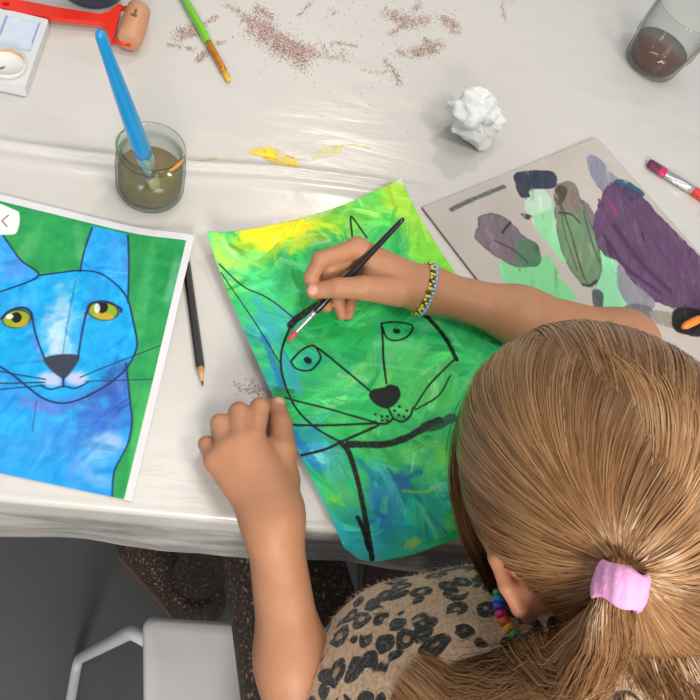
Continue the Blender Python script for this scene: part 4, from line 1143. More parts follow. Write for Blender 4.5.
def noise3(P, s):
    return (vnoise(P[:, 0] * s, P[:, 1] * s) + vnoise(P[:, 1] * s + 9, P[:, 2] * s + 5) + vnoise(P[:, 2] * s + 3, P[:, 0] * s + 27)) / 3

# ------------------------------------------------------------------ the child
PO = (0.26, -0.06, 0.0)
kid = empty('person', PO)
tag(kid, 'child with a light brown ponytail in a leopard print top, painting at the table', 'person')

HC = np.array([0.256, 0.126, TABLE + 0.176])
HM = np.array([[0.76903541, 0.52223231, 0.36858913], [-0.12534888, 0.68865039, -0.71417666], [-0.62679518, 0.5030249, 0.59505777]])   # rows: right, front, up
def hw(p): return HC + np.asarray(p, float) @ HM
def hd(a): return np.asarray(a, float) @ HM
Z = lambda px, py, z: at(px, py, z)

def finger(pts, rad, k=0.0015): return Grp(chain(pts, rad, 0.002), k)
# left hand, resting on the table with curled fingers
LW = Z(273, 524, 0.030)
Lmcp = [Z(253, 438, .036), Z(239.5, 442, .038), Z(227, 449, .035), Z(215, 461, .029)]
Lpip = [Z(260, 407, .035), Z(239, 412, .036), Z(220, 423, .032), Z(206.5, 444, .024)]
Lf = [finger([Lmcp[0], Lpip[0], Z(258, 414, .017), Z(254, 424, .0085)], [.0085, .0076, .0066, .0055]),
      finger([Lmcp[1], Lpip[1], Z(237, 419, .017), Z(235, 430, .0085)], [.0085, .0078, .0066, .0056]),
      finger([Lmcp[2], Lpip[2], Z(219, 429, .015), Z(219, 438, .0080)], [.0080, .0072, .0062, .0053]),
      finger([Lmcp[3], Lpip[3], Z(207, 448, .012), Z(210, 455, .0070)], [.0072, .0062, .0055, .0048])]
Lth = finger([Z(281, 486, .026), Z(282, 450, .027), Z(280.5, 424, .022), Z(277, 405, .0165)], [.0125, .0112, .0092, .0072])
Lpalm = Grp([Cap(Z(282, 505, .030), Lmcp[0], .0150, .0088, .008), Cap(Z(272, 503, .031), Lmcp[1], .0150, .0088, .008), Cap(Z(261, 503, .030), Lmcp[2], .0145, .0092, .008), Cap(Z(254, 503, .028), Lmcp[3], .0140, .0084, .008),
             Cap(Z(284, 480, .026), Z(272, 450, .026), .0125, .0090, .009), Cap(Z(250, 480, .020), Z(228, 458, .020), .012, .010, .009), Cap(LW, Z(268, 500, .030), .0190, .0165, .012)], .01)
Lhand = Grp([Lpalm, Grp(Lf + [Lth], .0030)], .014)
# right hand, writing grip
RW = Z(431, 290, .038)
Rm = [Z(357, 248, .060), Z(361, 254, .048), Z(368, 262, .036), Z(378, 271, .024)]
Rf = [finger([Rm[0], Z(320, 260, .062), Z(311, 277, .050), Z(314, 292, .038)], [.0088, .0072, .0064, .0054]),
      finger([Rm[1], Z(331, 268, .052), Z(318, 288, .034), Z(327, 307, .018)], [.0086, .0072, .0062, .0053]),
      finger([Rm[2], Z(342, 276, .030), Z(338, 301, .018), Z(342, 315, .0115)], [.0080, .0068, .0060, .0052]),
      finger([Rm[3], Z(356, 288, .017), Z(350, 306, .012), Z(349, 315, .0100)], [.0070, .0058, .0050, .0045])]
Rthb = finger([Z(398, 291, .050), Z(364, 288, .056), Z(337, 288, .055), Z(314, 291, .046)], [.0140, .0104, .0084, .0070])
Rpalm = Grp([Cap(Z(416, 283, .046), Rm[0], .0150, .0098, .008), Cap(Z(418, 287, .040), Rm[1], .0150, .0096, .008), Cap(Z(419, 291, .034), Rm[2], .0145, .0090, .008), Cap(Z(420, 294, .029), Rm[3], .0135, .0080, .008),
             Cap(Z(402, 290, .046), Z(370, 280, .046), .0135, .0100, .010), Cap(RW, Z(412, 288, .040), .0180, .0155, .012)], .01)
Rhand = Grp([Rpalm, Grp(Rf + [Rthb], .0040)], .014)

Lel = np.array([0.136, -0.060, 0.675]); Rel = np.array([0.395, 0.328, 0.757])
Lsh = np.array([0.200, 0.005, 0.785]); Rsh = np.array([0.375, 0.085, 0.815])
mid = lambda a, b, t: a + (b - a) * t
arms = [Cap(mid(LW, Lel, 0.0), mid(LW, Lel, .45), .0192, .0228, .02), Cap(mid(LW, Lel, .45), Lel, .0232, .0268, .02), Cap(Lel, Lsh, .032, .040, .02),
        Cap(RW, mid(RW, Rel, .45), .0180, .0235, .02), Cap(mid(RW, Rel, .45), Rel, .0240, .0290, .02), Cap(Rel, Rsh, .032, .040, .02)]
torso = [Cap((.20, -.095, .538), (.30, -.095, .538), .084, None, .05), Cap((.25, -.075, .56), (.255, -.03, .66), .088, .085, .05), Cap((.215, .0, .715), (.30, .025, .73), .080, None, .05),
         Cap((.225, .01, .775), (.35, .055, .80), .050, None, .04), Cap(Lsh, mid(Lsh, Rsh, .35), .044, .044, .03), Cap(Rsh, mid(Lsh, Rsh, .65), .044, .044, .03)]
Lkn = np.array([.095, .265, .505]); Rkn = np.array([.385, .275, .505])
Lan = np.array([.062, .190, .085]); Ran = np.array([.395, .215, .085])
Lhp = np.array([.195, -.07, .530]); Rhp = np.array([.310, -.07, .530])
legs = [Cap(Lhp, Lkn, .072, .050, .04), Cap(Lkn, mid(Lkn, Lan, .35), .047, .046, .03), Cap(mid(Lkn, Lan, .35), Lan, .046, .030, .03),
        Cap(Rhp, Rkn, .072, .050, .04), Cap(Rkn, mid(Rkn, Ran, .35), .047, .046, .03), Cap(mid(Rkn, Ran, .35), Ran, .046, .030, .03)]
Ltoe = np.array([-.030, .262, .030]); Rtoe = np.array([.400, .330, .030]); Lhl = np.array([.075, .178, .036]); Rhl = np.array([.397, .205, .036])
feet = [Cap(Lan, Lhl, .028, .028, .02), Cap(Lhl, Ltoe, .028, .022, .02), Cap(Ran, Rhl, .028, .028, .02), Cap(Rhl, Rtoe, .028, .022, .02)]
neck = [Cap((.300, .030, .805), hw((0, -.022, -.070)), .042, .046, .025)]
head = [Ell(hw((0, -.006, .018)), (.073, .090, .089), HM.T, .02), Ell(hw((0, .030, -.032)), (.056, .052, .072), HM.T, .02), Cap(hw((-.036, .015, -.060)), hw((-.008, .062, -.088)), .016, .014, .02), Cap(hw((.036, .015, -.060)), hw((.008, .062, -.088)), .016, .014, .02),
        Cap(hw((0, .081, -.004)), hw((0, .095, -.028)), .005, .0085, .010), Cap(hw((-.009, .085, -.030)), hw((.009, .085, -.030)), .006, .006, .006), Cap(hw((-.014, .080, -.054)), hw((.014, .080, -.054)), .0055, .0055, .006), Cap(hw((-.012, .078, -.062)), hw((.012, .078, -.062)), .006, .006, .005),
        Ell(hw((-.030, .070, -.002)), (.012, .012, .010), HM.T, .004), Ell(hw((.030, .070, -.002)), (.012, .012, .010), HM.T, .004), Cap(hw((-.044, .070, .016)), hw((-.014, .081, .014)), .006, .006, .01), Cap(hw((.044, .070, .016)), hw((.014, .081, .014)), .006, .006, .01)]
def ear(s):
    e = lambda x, y, z: hw((s * x, y, z))
    rim = [e(.069, .010, .002), e(.071, .011, .017), e(.076, .001, .027), e(.081, -.014, .026), e(.085, -.025, .014), e(.085, -.028, -.003), e(.081, -.022, -.019), e(.075, -.010, -.030)]
    sc_ = e(.073, -.012, -.016); rim = [sc_ + (q - sc_) * .93 for q in rim]
    it = [Grp(chain(rim, [.0034, .0038, .0042, .0043, .0043, .0042, .0040, .0045], .002), .003)]
    it.append(Cap(e(.0735, -.006, -.029), e(.071, -.002, -.033), .0058, .0052, .006))            # lobe
    anti = [e(.077, -.008, .017), e(.079, -.016, .005), e(.078, -.015, -.011), e(.073, -.006, -.021)]
    anti = [sc_ + (q - sc_) * .93 for q in anti]
    it.append(Grp(chain(anti, [.0034, .0038, .0036, .0036], .002), .004))
    for q in rim[1:]: it.append(Cap(e(.066, -.020, -.010), q, .0105, .0026, .003))
    it.append(Cap(e(.072, .011, -.004), e(.074, .008, -.014), .0042, .0038, .004))              # tragus
    return Grp(it, .005)
body_tree = Grp(torso + legs + feet + arms + neck + head + [ear(-1), ear(1), Lhand, Rhand], 0)
V, Q = surface(body_tree, (-.12, -.22, .0), (.52, .44, 1.02), 0.0017, smooth_it=2)
# tone of the skin: rosier finger ends, knuckles and ears, paler nails
Cs = np.tile(np.array([178, 127, 95.0]), (len(V), 1))
def dab(c, r, color, a, hard=0.0):
    d = np.linalg.norm(V - np.asarray(c), axis=1); w = (1 - sstep(r * (0.2 + 0.6 * hard), r, d))[:, None] * a
    global Cs
    Cs = Cs * (1 - w) + np.array(color, float) * w
for Fg in Lf + Rf + [Lth, Rthb]:
    dab(Fg.items[-1].b, .014, (194, 122, 96), .45); dab(Fg.items[0].b, .012, (186, 122, 94), .35)
for p in Lmcp + Rm: dab(p, .016, (188, 122, 94), .3)
for s_ in (-1, 1): dab(hw((s_ * .080, -.012, .000)), .034, (222, 140, 110), .7)
dab(hw((0, .088, -.056)), .017, (200, 110, 100), .8)
for s_ in (-1, 1):
    dab(hw((s_ * .030, .082, -.002)), .010, (240, 236, 232), .95, 1.0); dab(hw((s_ * .030, .083, -.003)), .0052, (70, 80, 90), .95, 1.0)
nail_c = Z(311.5, 289.5, .052); dab(nail_c, .0062, (222, 172, 158), .9, 0.7)
dab(Z(280, 401.5, .022), .0050, (234, 186, 170), .8, 0.7)
Cs *= (1 + (noise3(V, 120) - .5) * .10)[:, None]
m_skin = mat('skin', attr='Col', rough=0.48, spec=0.35, sss=0.12, bump=(420, 0.00025))
mesh('body', V, Q, m_skin, kid, colors=lin(Cs))

# clothes
def leopard():
    m = mat('leopard_fleece', (196, 168, 138), 0.9, spec=0.15, sheen=0.4)
    nt = m.node_tree; b = nt.nodes['Principled BSDF']; N = nt.nodes.new; Lk = nt.links.new
    tc = N('ShaderNodeTexCoord')
    wn = N('ShaderNodeTexNoise'); wn.inputs['Scale'].default_value = 34; wn.inputs['Detail'].default_value = 2
    Lk(tc.outputs['Object'], wn.inputs['Vector'])
    off = N('ShaderNodeVectorMath'); off.operation = 'MULTIPLY_ADD'; off.inputs[1].default_value = (.018, .018, .018); Lk(wn.outputs['Color'], off.inputs[0]); Lk(tc.outputs['Object'], off.inputs[2])
    vo = N('ShaderNodeTexVoronoi'); vo.inputs['Scale'].default_value = 62; vo.inputs['Randomness'].default_value = 0.75
    Lk(off.outputs[0], vo.inputs['Vector'])
    def rng(src, a, b_, c=0.0, d=1.0):
        r = N('ShaderNodeMapRange'); r.interpolation_type = 'SMOOTHSTEP'; r.inputs[1].default_value = a; r.inputs[2].default_value = b_; r.inputs[3].default_value = c; r.inputs[4].default_value = d
        Lk(src, r.inputs[0]); return r.outputs[0]
    def mul(a, c):
        q = N('ShaderNodeMath'); q.operation = 'MULTIPLY'; Lk(a, q.inputs[0]); Lk(c, q.inputs[1]); return q.outputs[0]
    outer_ = rng(vo.outputs['Distance'], .54, .47); hole = rng(vo.outputs['Distance'], .10, .20)
    gp_ = N('ShaderNodeTexNoise'); gp_.inputs['Scale'].default_value = 62; gp_.inputs['Detail'].default_value = 1; Lk(tc.outputs['Object'], gp_.inputs['Vector'])
    gaps = rng(gp_.outputs['Fac'], .34, .40)
    ring = mul(mul(outer_, hole), gaps)
    fur = N('ShaderNodeTexNoise'); fur.inputs['Scale'].default_value = 330; fur.inputs['Detail'].default_value = 4; Lk(tc.outputs['Object'], fur.inputs['Vector'])
    furm = rng(fur.outputs['Fac'], .3, .7, .82, 1.15)
    ring2 = mul(ring, rng(fur.outputs['Fac'], .25, .5, .75, 1.0))
    mx = N('ShaderNodeMix'); mx.data_type = 'RGBA'; mx.inputs[6].default_value = rgba((214, 180, 146)); mx.inputs[7].default_value = rgba((34, 40, 40)); Lk(ring2, mx.inputs[0])
    inn = N('ShaderNodeMix'); inn.data_type = 'RGBA'; inn.inputs[7].default_value = rgba((182, 144, 104)); Lk(mx.outputs[2], inn.inputs[6]); Lk(rng(vo.outputs['Distance'], .22, .14, 0, .8), inn.inputs[0])
    ml = N('ShaderNodeMix'); ml.data_type = 'RGBA'; ml.blend_type = 'MULTIPLY'; ml.inputs[0].default_value = 1; Lk(inn.outputs[2], ml.inputs[6]); Lk(furm, ml.inputs[7])
    Lk(ml.outputs[2], b.inputs['Base Color'])
    bp = N('ShaderNodeBump'); bp.inputs['Distance'].default_value = .002; Lk(fur.outputs['Fac'], bp.inputs['Height']); Lk(bp.outputs['Normal'], b.inputs['Normal'])
    return m
m_leo = leopard()
top_tree = Grp([Cap(t.a, t.b, t.ra, t.rb, t.k) for t in torso] + [Cap((.20, .02, .72), (.27, .035, .735), .073, .075, .05), Cap(mid(Lel, Lsh, .16), Lsh, .036, .042, .03), Cap(mid(Rel, Rsh, .05), Rsh, .036, .042, .03), Cap((.300, .030, .800), hw((0, -.026, -.075)), .050, .050, .02),
                Cap(mid(LW, Lel, .86), Lel, .0335, .036, .02)], 0)
nb_ = np.array([.300, .040, .872]); nd_ = hw((0, -.022, -.07)) - np.array([.300, .030, .805]); nd_ /= np.linalg.norm(nd_)
def top_cut(P):
    c1 = (P - nb_) @ nd_
    c2 = .535 - P[:, 2]
    return np.maximum(c1 - 0.0, c2)
V, Q = surface(top_tree, (.02, -.24, .50), (.50, .40, .95), 0.0025, offset=0.0055, cut=top_cut, smooth_it=2)
N_ = vnormals(V, Q)
V = V + N_ * (((noise3(V, 22) - .5) * .012 + (noise3(V, 55) - .5) * .004)[:, None])
shirt = mesh('leopard_top', V, Q, m_leo, kid); shirt['label'] = 'fuzzy tan top with dark leopard rosettes'
# short pile standing off the fleece
sel = RNG.choice(len(Q), 26000); b4 = V[Q[sel]].mean(1); n4 = N_[Q[sel]].mean(1)
lean = n4 * 0.5 + RNG.normal(size=n4.shape) * .5 + np.array([-.1, .1, -.3]); lean /= np.linalg.norm(lean, axis=1)[:, None]
Lh = RNG.uniform(.002, .0055, len(sel))[:, None]; sd_ = np.cross(lean, RNG.normal(size=n4.shape)); sd_ /= np.linalg.norm(sd_, axis=1)[:, None]
FV = np.stack([b4 - sd_ * .0002, b4 + sd_ * .0002, b4 + lean * Lh * .6 + sd_ * .00016, b4 + lean * Lh + n4 * -.0006 - sd_ * .00005], 1).reshape(-1, 3)
FQ = (np.arange(len(sel))[:, None] * 4 + np.array([0, 1, 2, 3])[None])
pile = mesh('fleece_pile', FV, FQ, m_leo, shirt); pile['kind'] = 'stuff'
pile.location = (0, 0, 0)

def leg_fabric():
    m = mat('sparkly_dark_fabric', (46, 36, 32), 0.75)
    nt = m.node_tree; b = nt.nodes['Principled BSDF']; N = nt.nodes.new; Lk = nt.links.new
    tc = N('ShaderNodeTexCoord'); n1 = N('ShaderNodeTexNoise'); n1.inputs['Scale'].default_value = 260; n1.inputs['Detail'].default_value = 3; Lk(tc.outputs['Object'], n1.inputs['Vector'])
    cr = N('ShaderNodeValToRGB'); e = cr.color_ramp.elements; e[0].position = .44; e[0].color = rgba((44, 34, 30)); e[1].position = .72; e[1].color = rgba((176, 140, 112))
    k = cr.color_ramp.elements.new(.60); k.color = rgba((74, 56, 46))
    Lk(n1.outputs['Fac'], cr.inputs[0]); Lk(cr.outputs[0], b.inputs['Base Color'])
    return m
m_leg = leg_fabric()
leg_tree = Grp(legs + torso[:2], 0)
V, Q = surface(leg_tree, (-.02, -.22, .05), (.50, .40, .72), 0.0035, offset=.0035, cut=lambda P: np.maximum(P[:, 2] - .61, .10 - P[:, 2]), smooth_it=2)
o = mesh('leggings', V, Q, m_leg, kid); o['label'] = 'dark brown speckled leggings'
m_boot = leg_fabric(); m_sole = mat('tan_sole', (88, 70, 58), 0.6)
for hl, toe, an in ((Lhl, Ltoe, Lan), (Rhl, Rtoe, Ran)):
    up_ = np.array([0, 0, .012])
    bt = Grp([Cap(an + (0, 0, .045), hl + up_, .041, .040, .02), Cap(hl + up_, toe + up_, .040, .034, .02)], 0)
    lo_ = np.minimum(hl, toe) - .08; lo_[2] = 0; hi_ = np.maximum(np.maximum(hl, toe), an) + .08
    V, Q = surface(bt, lo_, hi_, .003, cut=lambda P: np.maximum(.012 - P[:, 2], P[:, 2] - (an[2] + .06)))
    ob = mesh('boot', V, Q, m_boot, kid); ob['label'] = 'dark glittery boot'
    st_ = Grp([Cap(hl * (1, 1, 0) + (0, 0, .010), toe * (1, 1, 0) + (0, 0, .010), .044, .038, .01)], 0)
    V, Q = surface(st_, lo_, hi_, .003, cut=lambda P: np.maximum(.001 - P[:, 2], P[:, 2] - .016))
    mesh('sole', V, Q, m_sole, ob)

# ------------------------------------------------------------------ hair
HR = np.array([.0800, .0980, .1000]); HO = np.array([0, -.002, .014])
def hs(n, k=1.0):                                     # point on the hair surface along unit direction(s) n, head space
    return HO + n * HR * (k if np.isscalar(k) else np.asarray(k)[..., None])
def unit(v): return v / np.linalg.norm(v, axis=-1, keepdims=True)
TIEW = Z(625, 563, .243)                              # where the hair is gathered
TIE = HM @ (TIEW - HC)
t_n = unit((TIE - HO) / HR)
def hairline(n):
    az = np.degrees(np.arctan2(np.abs(n[:, 0]), n[:, 1]))
    return np.interp(az, [0, 30, 55, 72, 84, 96, 108, 125, 150, 180], [.62, .60, .42, -.10, -.05, .20, -.05, -.60, -.90, -.98])
# scalp cap under the strands
nu, nv = 160, 90
A_, E_ = np.meshgrid(np.linspace(0, 2 * np.pi, nu, endpoint=False), np.linspace(-np.pi / 2 * .98, np.pi / 2 * .999, nv), indexing='ij')
n_ = np.stack([np.cos(E_) * np.sin(A_), np.cos(E_) * np.cos(A_), np.sin(E_)], -1).reshape(-1, 3)
i, j = np.meshgrid(np.arange(nu), np.arange(nv - 1), indexing='ij'); k0 = (i * nv + j).ravel(); k1 = (((i + 1) % nu) * nv + j).ravel()
Fq = np.c_[k0, k1, k1 + 1, k0 + 1]
ok = (n_[:, 2] > hairline(n_) + .02)
Fq = Fq[ok[Fq].all(1)]
used_ = np.unique(Fq); rm = -np.ones(len(n_), int); rm[used_] = np.arange(len(used_))
m_cap = mat('hair_roots', (122, 90, 58), 0.6)
m_hair = mat('light_brown_hair', attr='Col', rough=0.34, spec=0.6)
hb = m_hair.node_tree.nodes['Principled BSDF']; hb.inputs['Specular Tint'].default_value = (1.0, .86, .66, 1)
cap = mesh('hair', np.array([hw(p) for p in hs(n_[used_], .955)]), rm[Fq], m_cap, kid); cap['label'] = 'light brown hair combed back'
def strands(name, P, rad, tone, parent, m=m_hair):
    """P: N strands of K points (world); thin three-sided tubes."""
    n, K, _ = P.shape
    T_ = unit(np.gradient(P, axis=1)); ref = unit(RNG.normal(size=(n, 1, 3)))
    u = unit(ref - T_ * (ref * T_).sum(-1, keepdims=True)); w = np.cross(T_, u)
    prof_ = np.ones(K); prof_[-3:] = (.8, .55, .2)
    r = rad * prof_[None, :, None] * RNG.uniform(.7, 1.25, (n, 1, 1))
    ring = np.stack([P + r * (math.cos(a) * u + math.sin(a) * w) for a in (0, 2.0944, 4.1888)], 2)     # n,K,3,3
    V_ = ring.reshape(-1, 3)
    b_ = (np.arange(n)[:, None, None] * K + np.arange(K - 1)[None, :, None]) * 3
    s0 = np.arange(3)[None, None]; s1 = (s0 + 1) % 3
    F_ = np.stack([b_ + s0, b_ + s1, b_ + 3 + s1, b_ + 3 + s0], -1).reshape(-1, 4)
    C_ = np.repeat(np.repeat(tone[:, None, :], K, 1), 3, 1).reshape(-1, 3)
    return mesh(name, V_, F_, m, parent, colors=lin(C_))
def ribbons(name, P, wid, tone, parent, center, m=m_hair):
    """Flat strands that lie on the head or tail; each is rolled a little so the sheen breaks up along the hair."""
    n, K, _ = P.shape
    T_ = unit(np.gradient(P, axis=1)); out_ = P - center
    s_ = unit(np.cross(T_, out_)); up_ = np.cross(s_, T_)
    ro = RNG.normal(size=(n, 1, 1)) * .11 + .04 * np.sin(np.linspace(0, 9, K))[None, :, None]
    s_ = s_ * np.cos(ro) + up_ * np.sin(ro)
    prof_ = np.ones(K); prof_[-3:] = (.8, .5, .15)
    w = wid * prof_[None, :, None] * RNG.uniform(.6, 1.4, (n, 1, 1))
    V_ = np.stack([P - s_ * w, P + s_ * w], 2).reshape(-1, 3)
    b_ = (np.arange(n)[:, None] * K + np.arange(K - 1)[None, :]) * 2
    F_ = np.stack([b_, b_ + 1, b_ + 3, b_ + 2], -1).reshape(-1, 4)
    C_ = np.repeat(np.repeat(tone[:, None, :], K, 1), 2, 1).reshape(-1, 3)
    return mesh(name, V_, F_, m, parent, colors=lin(C_))
def tones(n, clump):
    base = np.array([[108, 73, 44], [122, 84, 52], [136, 96, 61], [150, 108, 70], [168, 124, 82]], float)
    c = base[np.clip(((clump - .3) * 12).astype(int), 0, 4)]; mixc = base[RNG.integers(0, 5, n)]
    return np.clip(c * .8 + mixc * .2 + RNG.normal(size=(n, 1)) * 5, 20, 240)
def slerp(a, b, t):
    om = np.arccos(np.clip((a * b).sum(-1, keepdims=True), -1, 1)); so = np.maximum(np.sin(om), 1e-5)
    return (np.sin((1 - t) * om) * a + np.sin(t * om) * b) / so
Nst = 44000
n0 = unit(RNG.normal(size=(Nst * 3, 3))); n0 = n0[n0[:, 2] > hairline(n0)][:Nst]; Nst = len(n0)
K = 16; tt = np.linspace(0, 1, K)
side = np.where(n0[:, 0] > .16, 1.0, -1.0)             # the parting runs a little right of the middle
near = np.exp(-((n0[:, 0] - .16) / .35) ** 2) * sstep(-.5, .6, n0[:, 2])
bow = unit(slerp(n0, np.tile(t_n, (Nst, 1)), .38) + np.c_[side * near * .42, near * 0, -near * .10])
tn = np.tile(t_n, (Nst, 1))
path = np.zeros((Nst, K, 3))
cl_ = fbm(n0[:, 0] * 7 + n0[:, 1] * 5 + 20, n0[:, 2] * 7 - n0[:, 1] * 3 + 20)
lay = RNG.random(Nst)
for q, t in enumerate(tt):
    a = slerp(n0, bow, t); b = slerp(bow, tn, t); n = unit(slerp(a, b, t))
    k = .990 + .006 * lay + .014 * np.sin(np.pi * t) * (cl_ * 2 - .6) - .035 * (t > .97)
    path[:, q] = hs(n, k)
jit = RNG.normal(size=(Nst, 1, 3)) * .0005
path += jit * np.sin(np.pi * tt)[None, :, None]
wv = RNG.normal(size=(Nst, 1, 3)) * .0004
path += wv * np.sin(tt[None, :, None] * RNG.uniform(4, 9, (Nst, 1, 1)) + RNG.random((Nst, 1, 1)) * 6)
fin = tt[None, :, None] ** 6                           # gather into the tie
ringo = unit(RNG.normal(size=(Nst, 3))) * RNG.random((Nst, 1)) * .0065
path = path * (1 - fin) + (TIE + ringo)[:, None] * fin
pw_ = path @ HM + HC; tn_ = tones(Nst, cl_); q_ = Nst - 5000
ribbons('combed_strands', pw_[:q_], .00034, tn_[:q_], cap, HC)
strands('fine_strands', pw_[q_:], .00010, tn_[q_:], cap)
# loose locks falling over the temples
Nl = 3500
sgn = np.where(RNG.random(Nl) < .75, -1.0, 1.0)
s0 = RNG.random(Nl); w0 = RNG.normal(size=(Nl, 1)) * .35
c0 = np.c_[sgn * (.012 + .03 * s0), .070 - .035 * s0, .078 - .0 * s0]
c1 = np.c_[sgn * (.062 + .006 * s0), .066 - .030 * s0, .040 + .01 * s0]
c2 = np.c_[sgn * .082, .046 - .022 * s0, -.010 + RNG.normal(size=Nl) * .004]
c3 = np.c_[sgn * (.076 - .006 * s0), .034 - .016 * s0, -.072 + RNG.normal(size=Nl) * .016]
pl_ = np.zeros((Nl, K, 3)); Pk = np.stack([c0, c1, c2, c3], 1); Pk += RNG.normal(size=(Nl, 1, 3)) * np.array([.0022, .0035, .002])
for q, t in enumerate(tt):
    b = [(1 - t) ** 3, 3 * t * (1 - t) ** 2, 3 * t * t * (1 - t), t ** 3]
    pl_[:, q] = sum(b[m_] * Pk[:, m_] * (1.10 if m_ in (1, 2) else 1.0) for m_ in range(4))
pl_ += RNG.normal(size=(Nl, 1, 3)) * .0010 * np.sin(tt * 7)[None, :, None]
ribbons('temple_lock', pl_ @ HM + HC, .00028, tones(Nl, .48 + s0 * .25), cap, HC)

# short hair left loose at the nape
Nn = 2600; azn = np.radians(RNG.uniform(128, 232, Nn)); zn = RNG.uniform(-.95, -.55, Nn); rn = np.sqrt(1 - zn ** 2)
nn = np.c_[np.sin(azn) * rn, np.cos(azn) * rn, zn]; p0 = hs(nn, .995)
pn_ = np.zeros((Nn, K, 3)); Ln = RNG.uniform(.022, .048, (Nn, 1))
for q, t in enumerate(tt): pn_[:, q] = p0 + t * Ln * np.array([0, -.25, -1.0]) + t * t * Ln * (np.array([0, -.28, .1]) + RNG.normal(size=(Nn, 3)) * .02) + t * RNG.normal(size=(1, 3)) * .0
pn_ += (RNG.normal(size=(Nn, 1, 3)) * .004) * tt[None, :, None]
ribbons('nape_hair', pn_ @ HM + HC, .00030, tones(Nn, RNG.uniform(.35, .65, Nn)), cap, HC)

# ponytail
TW = TIEW
ctr = [TW, Z(620, 586, .2445), Z(613, 608, .236), Z(600, 634, .212), Z(572, 662, .172), Z(515, 700, .132), Z(452, 706, .108), Z(403, 668, .100)]
Kt = 26; cpath = spline(np.array(ctr), Kt)
spread = np.interp(np.linspace(0, 1, Kt), [0, .14, .27, .42, .58, .8, 1], [.0068, .0068, .0085, .0175, .024, .022, .015])
Nt = 9000
off = RNG.normal(size=(Nt, 3)); off = unit(off) * RNG.random((Nt, 1)) ** .45
Tg_ = unit(np.gradient(cpath, axis=0)); upv = np.array([0, 0, 1.0])
sdv = unit(np.cross(Tg_, upv)); uvv = np.cross(sdv, Tg_)
end_t = RNG.uniform(.72, 1.0, Nt)
tp = np.zeros((Nt, Kt, 3)); base_t = np.linspace(0, 1, Kt)
for q in range(Kt):
    ti = base_t[q] * end_t * (Kt - 1); i0 = np.minimum(ti.astype(int), Kt - 2); fr_ = (ti - i0)[:, None]
    c = cpath[i0] * (1 - fr_) + cpath[i0 + 1] * fr_; sp_ = (spread[i0] * (1 - fr_[:, 0]) + spread[i0 + 1] * fr_[:, 0])[:, None]
    tp[:, q] = c + sp_ * (off[:, :1] * sdv[i0] * 1.25 + off[:, 1:2] * uvv[i0] * .75)
ph = RNG.random((Nt, 1, 1)) * 6
tp += RNG.normal(size=(Nt, 1, 3)) * .0011 * np.sin(base_t[None, :, None] * RNG.uniform(3, 8, (Nt, 1, 1)) + ph) * base_t[None, :, None]
tn_ = tones(Nt, fbm(off[:, 0] * 4 + 30, off[:, 1] * 4 + 30)); q_ = Nt - 1500
cen_ = cpath[None] - np.array([0, 0, .03])
ribbons('ponytail', tp[:q_], .00030, tn_[:q_], cap, cen_)
strands('fine_strands', tp[q_:], .00015, tn_[q_:], cap)
# stray ends splaying off the tail
Ns = 500; sidx = RNG.integers(0, Nt, Ns); sp2 = tp[sidx].copy()
sp2 += (RNG.normal(size=(Ns, 1, 3)) * .016 + np.array([.004, -.004, -.004])) * (base_t ** 2)[None, :, None]
strands('stray_strands', sp2, .00016, tones(Ns, RNG.random(Ns)), cap)

# fabric hair tie
TIC = ctr[1]; ax_t = unit(ctr[2] - ctr[0]); u_, w_, _ = basis(ax_t); tv = []
ns, nr = 48, 13
for a in np.linspace(0, 2 * np.pi, ns, endpoint=False):
    row = []
    for b in np.linspace(0, 2 * np.pi, nr, endpoint=False):
        f = 1 + .35 * math.sin(a * 13 + 2.2 * math.sin(b)) + .15 * math.sin(a * 5 + 1)
        rr_ = .0098 + .0020 * math.cos(b) * f; h_ = .0086 * math.sin(b) * (1 + .08 * math.sin(a * 4))
        h_ += .0004 * math.sin(a * 3)
        row.append(TIC + ax_t * h_ + rr_ * (math.cos(a) * u_ + math.sin(a) * w_))
    tv += row
tv = np.array(tv); tf = [(i * nr + k, i * nr + (k + 1) % nr, ((i + 1) % ns) * nr + (k + 1) % nr, ((i + 1) % ns) * nr + k) for i in range(ns) for k in range(nr)]
m_tie = mat('pink_fabric', (238, 166, 212), 0.75, noise=(110, 0.32), bump=(300, 0.0006))  # pale mottling puts the white glare on the folds into the colour
o = mesh('hair_tie', tv, tf, m_tie, kid); o['label'] = 'pink fabric hair tie'

# ------------------------------------------------------------------ beads
fx = unit(Rel - RW); bu, bw, _ = basis(fx); bc = RW + fx * .002
V_, F_, M_ = [], [], []; nvx = 0
bm = bmesh.new(); bmesh.ops.create_icosphere(bm, subdivisions=2, radius=1.0); SV = np.array([v.co[:] for v in bm.verts]); bm.verts.index_update(); SF = np.array([[v.index for v in f.verts] for f in bm.faces]); bm.free()
def bracelet(name, shift, cols, label):
    """A string of beads lying round the wrist, touching the skin all the way."""
    V_, F_, M_ = [], [], []; n_b = 46; c0 = RW - fx * .0065 + fx * shift
    rr_ = np.linspace(.008, .040, 321)
    for k in range(n_b):
        a = 2 * np.pi * k / n_b; dv = math.cos(a) * bu + math.sin(a) * bw
        d_ = body_tree.d(c0 + rr_[:, None] * dv); r = rr_[np.argmax(d_ > 0)] + .0009
        F_.append(SF + len(V_) * len(SV)); V_.append(SV * .00150 + c0 + r * dv); M_ += [k % len(cols)] * len(SF)
    o = mesh(name, np.concatenate(V_), np.concatenate(F_), [mat('bead_' + str(c[0]), c, .4) for c in cols], kid, midx=M_); o['label'] = label
bracelet('bracelet', -.0024, [(226, 206, 60), (60, 64, 60), (214, 212, 90)], 'yellow and black beaded bracelet')
bracelet('bracelet', .0000, [(60, 80, 90), (226, 206, 60)], 'dark and yellow beaded bracelet')
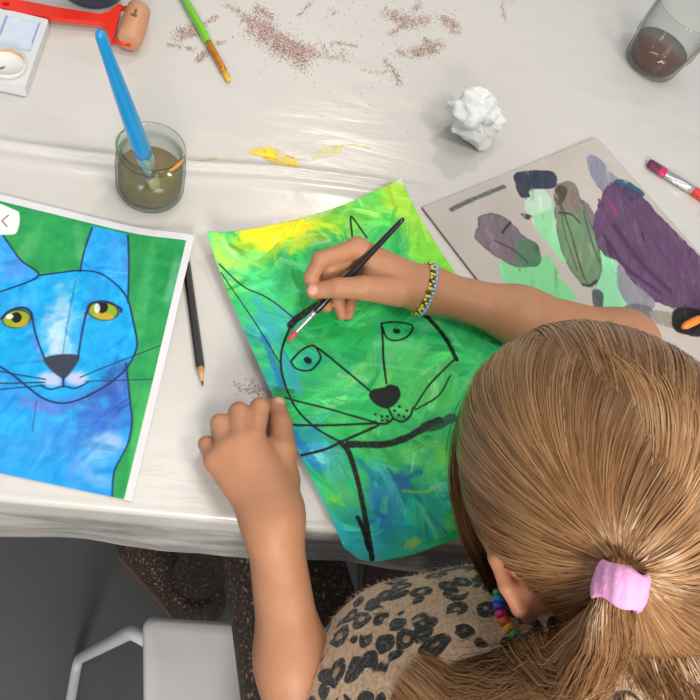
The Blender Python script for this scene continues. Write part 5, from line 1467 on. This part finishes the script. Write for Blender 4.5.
bracelet('bracelet', .0024, [(150, 196, 232), (120, 170, 215)], 'light blue beaded bracelet')
nk = np.array([tuple(Z(499, 590, .106)), tuple(Z(514, 634, .114)), (.270, .012, .855), (.318, .012, .862), (.360, .045, .858), (.372, .095, .835), (.330, .128, .80), (.270, .130, .795), (.235, .105, .808)])
Pn = np.vstack([nk[-1:], nk, nk[:2]]); Pn = spline(Pn, 12 * 12)[13:-13]
seg_ = np.r_[0, np.cumsum(np.linalg.norm(np.diff(Pn, axis=0), axis=1))]
neckl = mesh('necklace', *tube(Pn, .0008, 6), mat('necklace_cord', (40, 40, 42), .6), kid); neckl['label'] = 'rainbow bead necklace'
rb_cols = [(60, 175, 70), (40, 140, 205), (70, 70, 190), (215, 40, 130), (235, 90, 50), (245, 190, 40)]
bead_me = []
for c in rb_cols:
    V_, F_ = lathe((0, 0, 0), [(.0012, -.0021), (.0030, -.0021), (.0038, -.0012), (.0040, 0), (.0038, .0012), (.0030, .0021), (.0012, .0021)], 16)
    me = bpy.data.meshes.new('bead'); me.from_pydata(V_.tolist(), [], F_); me.polygons.foreach_set('use_smooth', np.ones(len(me.polygons), bool)); me.materials.append(mat('bead_plastic', c, .3, coat=.3)); bead_me.append(me)
nb_beads = int(seg_[-1] / .0046)
for k in range(min(nb_beads, 98)):
    s_ = (k + .5) * .0046; p = np.array([np.interp(s_, seg_, Pn[:, c]) for c in range(3)]); p2 = np.array([np.interp(s_ + .002, seg_, Pn[:, c]) for c in range(3)])
    o = bpy.data.objects.new('bead', bead_me[k % 6]); col.objects.link(o); o.parent = neckl
    o.location = Vector(p) - wloc(neckl); o.rotation_euler = Vector(p2 - p).to_track_quat('Z', 'Y').to_euler()

# ------------------------------------------------------------------ brush held by the child
a, b = Z(287.5, 341, .0095), Z(404, 218, .092)
hbsh = empty('paint_brush', a); tag(hbsh, 'slim black brush held in the child\'s right hand', 'paintbrush')
g = G(); g.add(*rod(a, b, [(.235, .0022), (.25, .0029), (.34, .0034), (.5, .0032), (.96, .0022), (.99, .0018), (1, .0008)], 16)); g.build('handle', mat('black_brush_lacquer', (20, 20, 22), .3, coat=.2), hbsh)
g = G(); g.add(*rod(a, b, [(.075, .0018), (.08, .0020), (.19, .0024), (.20, .0027), (.21, .0024), (.25, .0025)], 16)); g.build('ferrule', m_ferr, hbsh)
g = G(); g.add(*rod(a, b, [(0, .0004), (.02, .0016), (.05, .0022), (.08, .0020)], 14)); o = g.build('bristles', mat('pink_paint_bristles', (226, 56, 96), .45), hbsh); o['label'] = 'bristle tip loaded with pink paint'
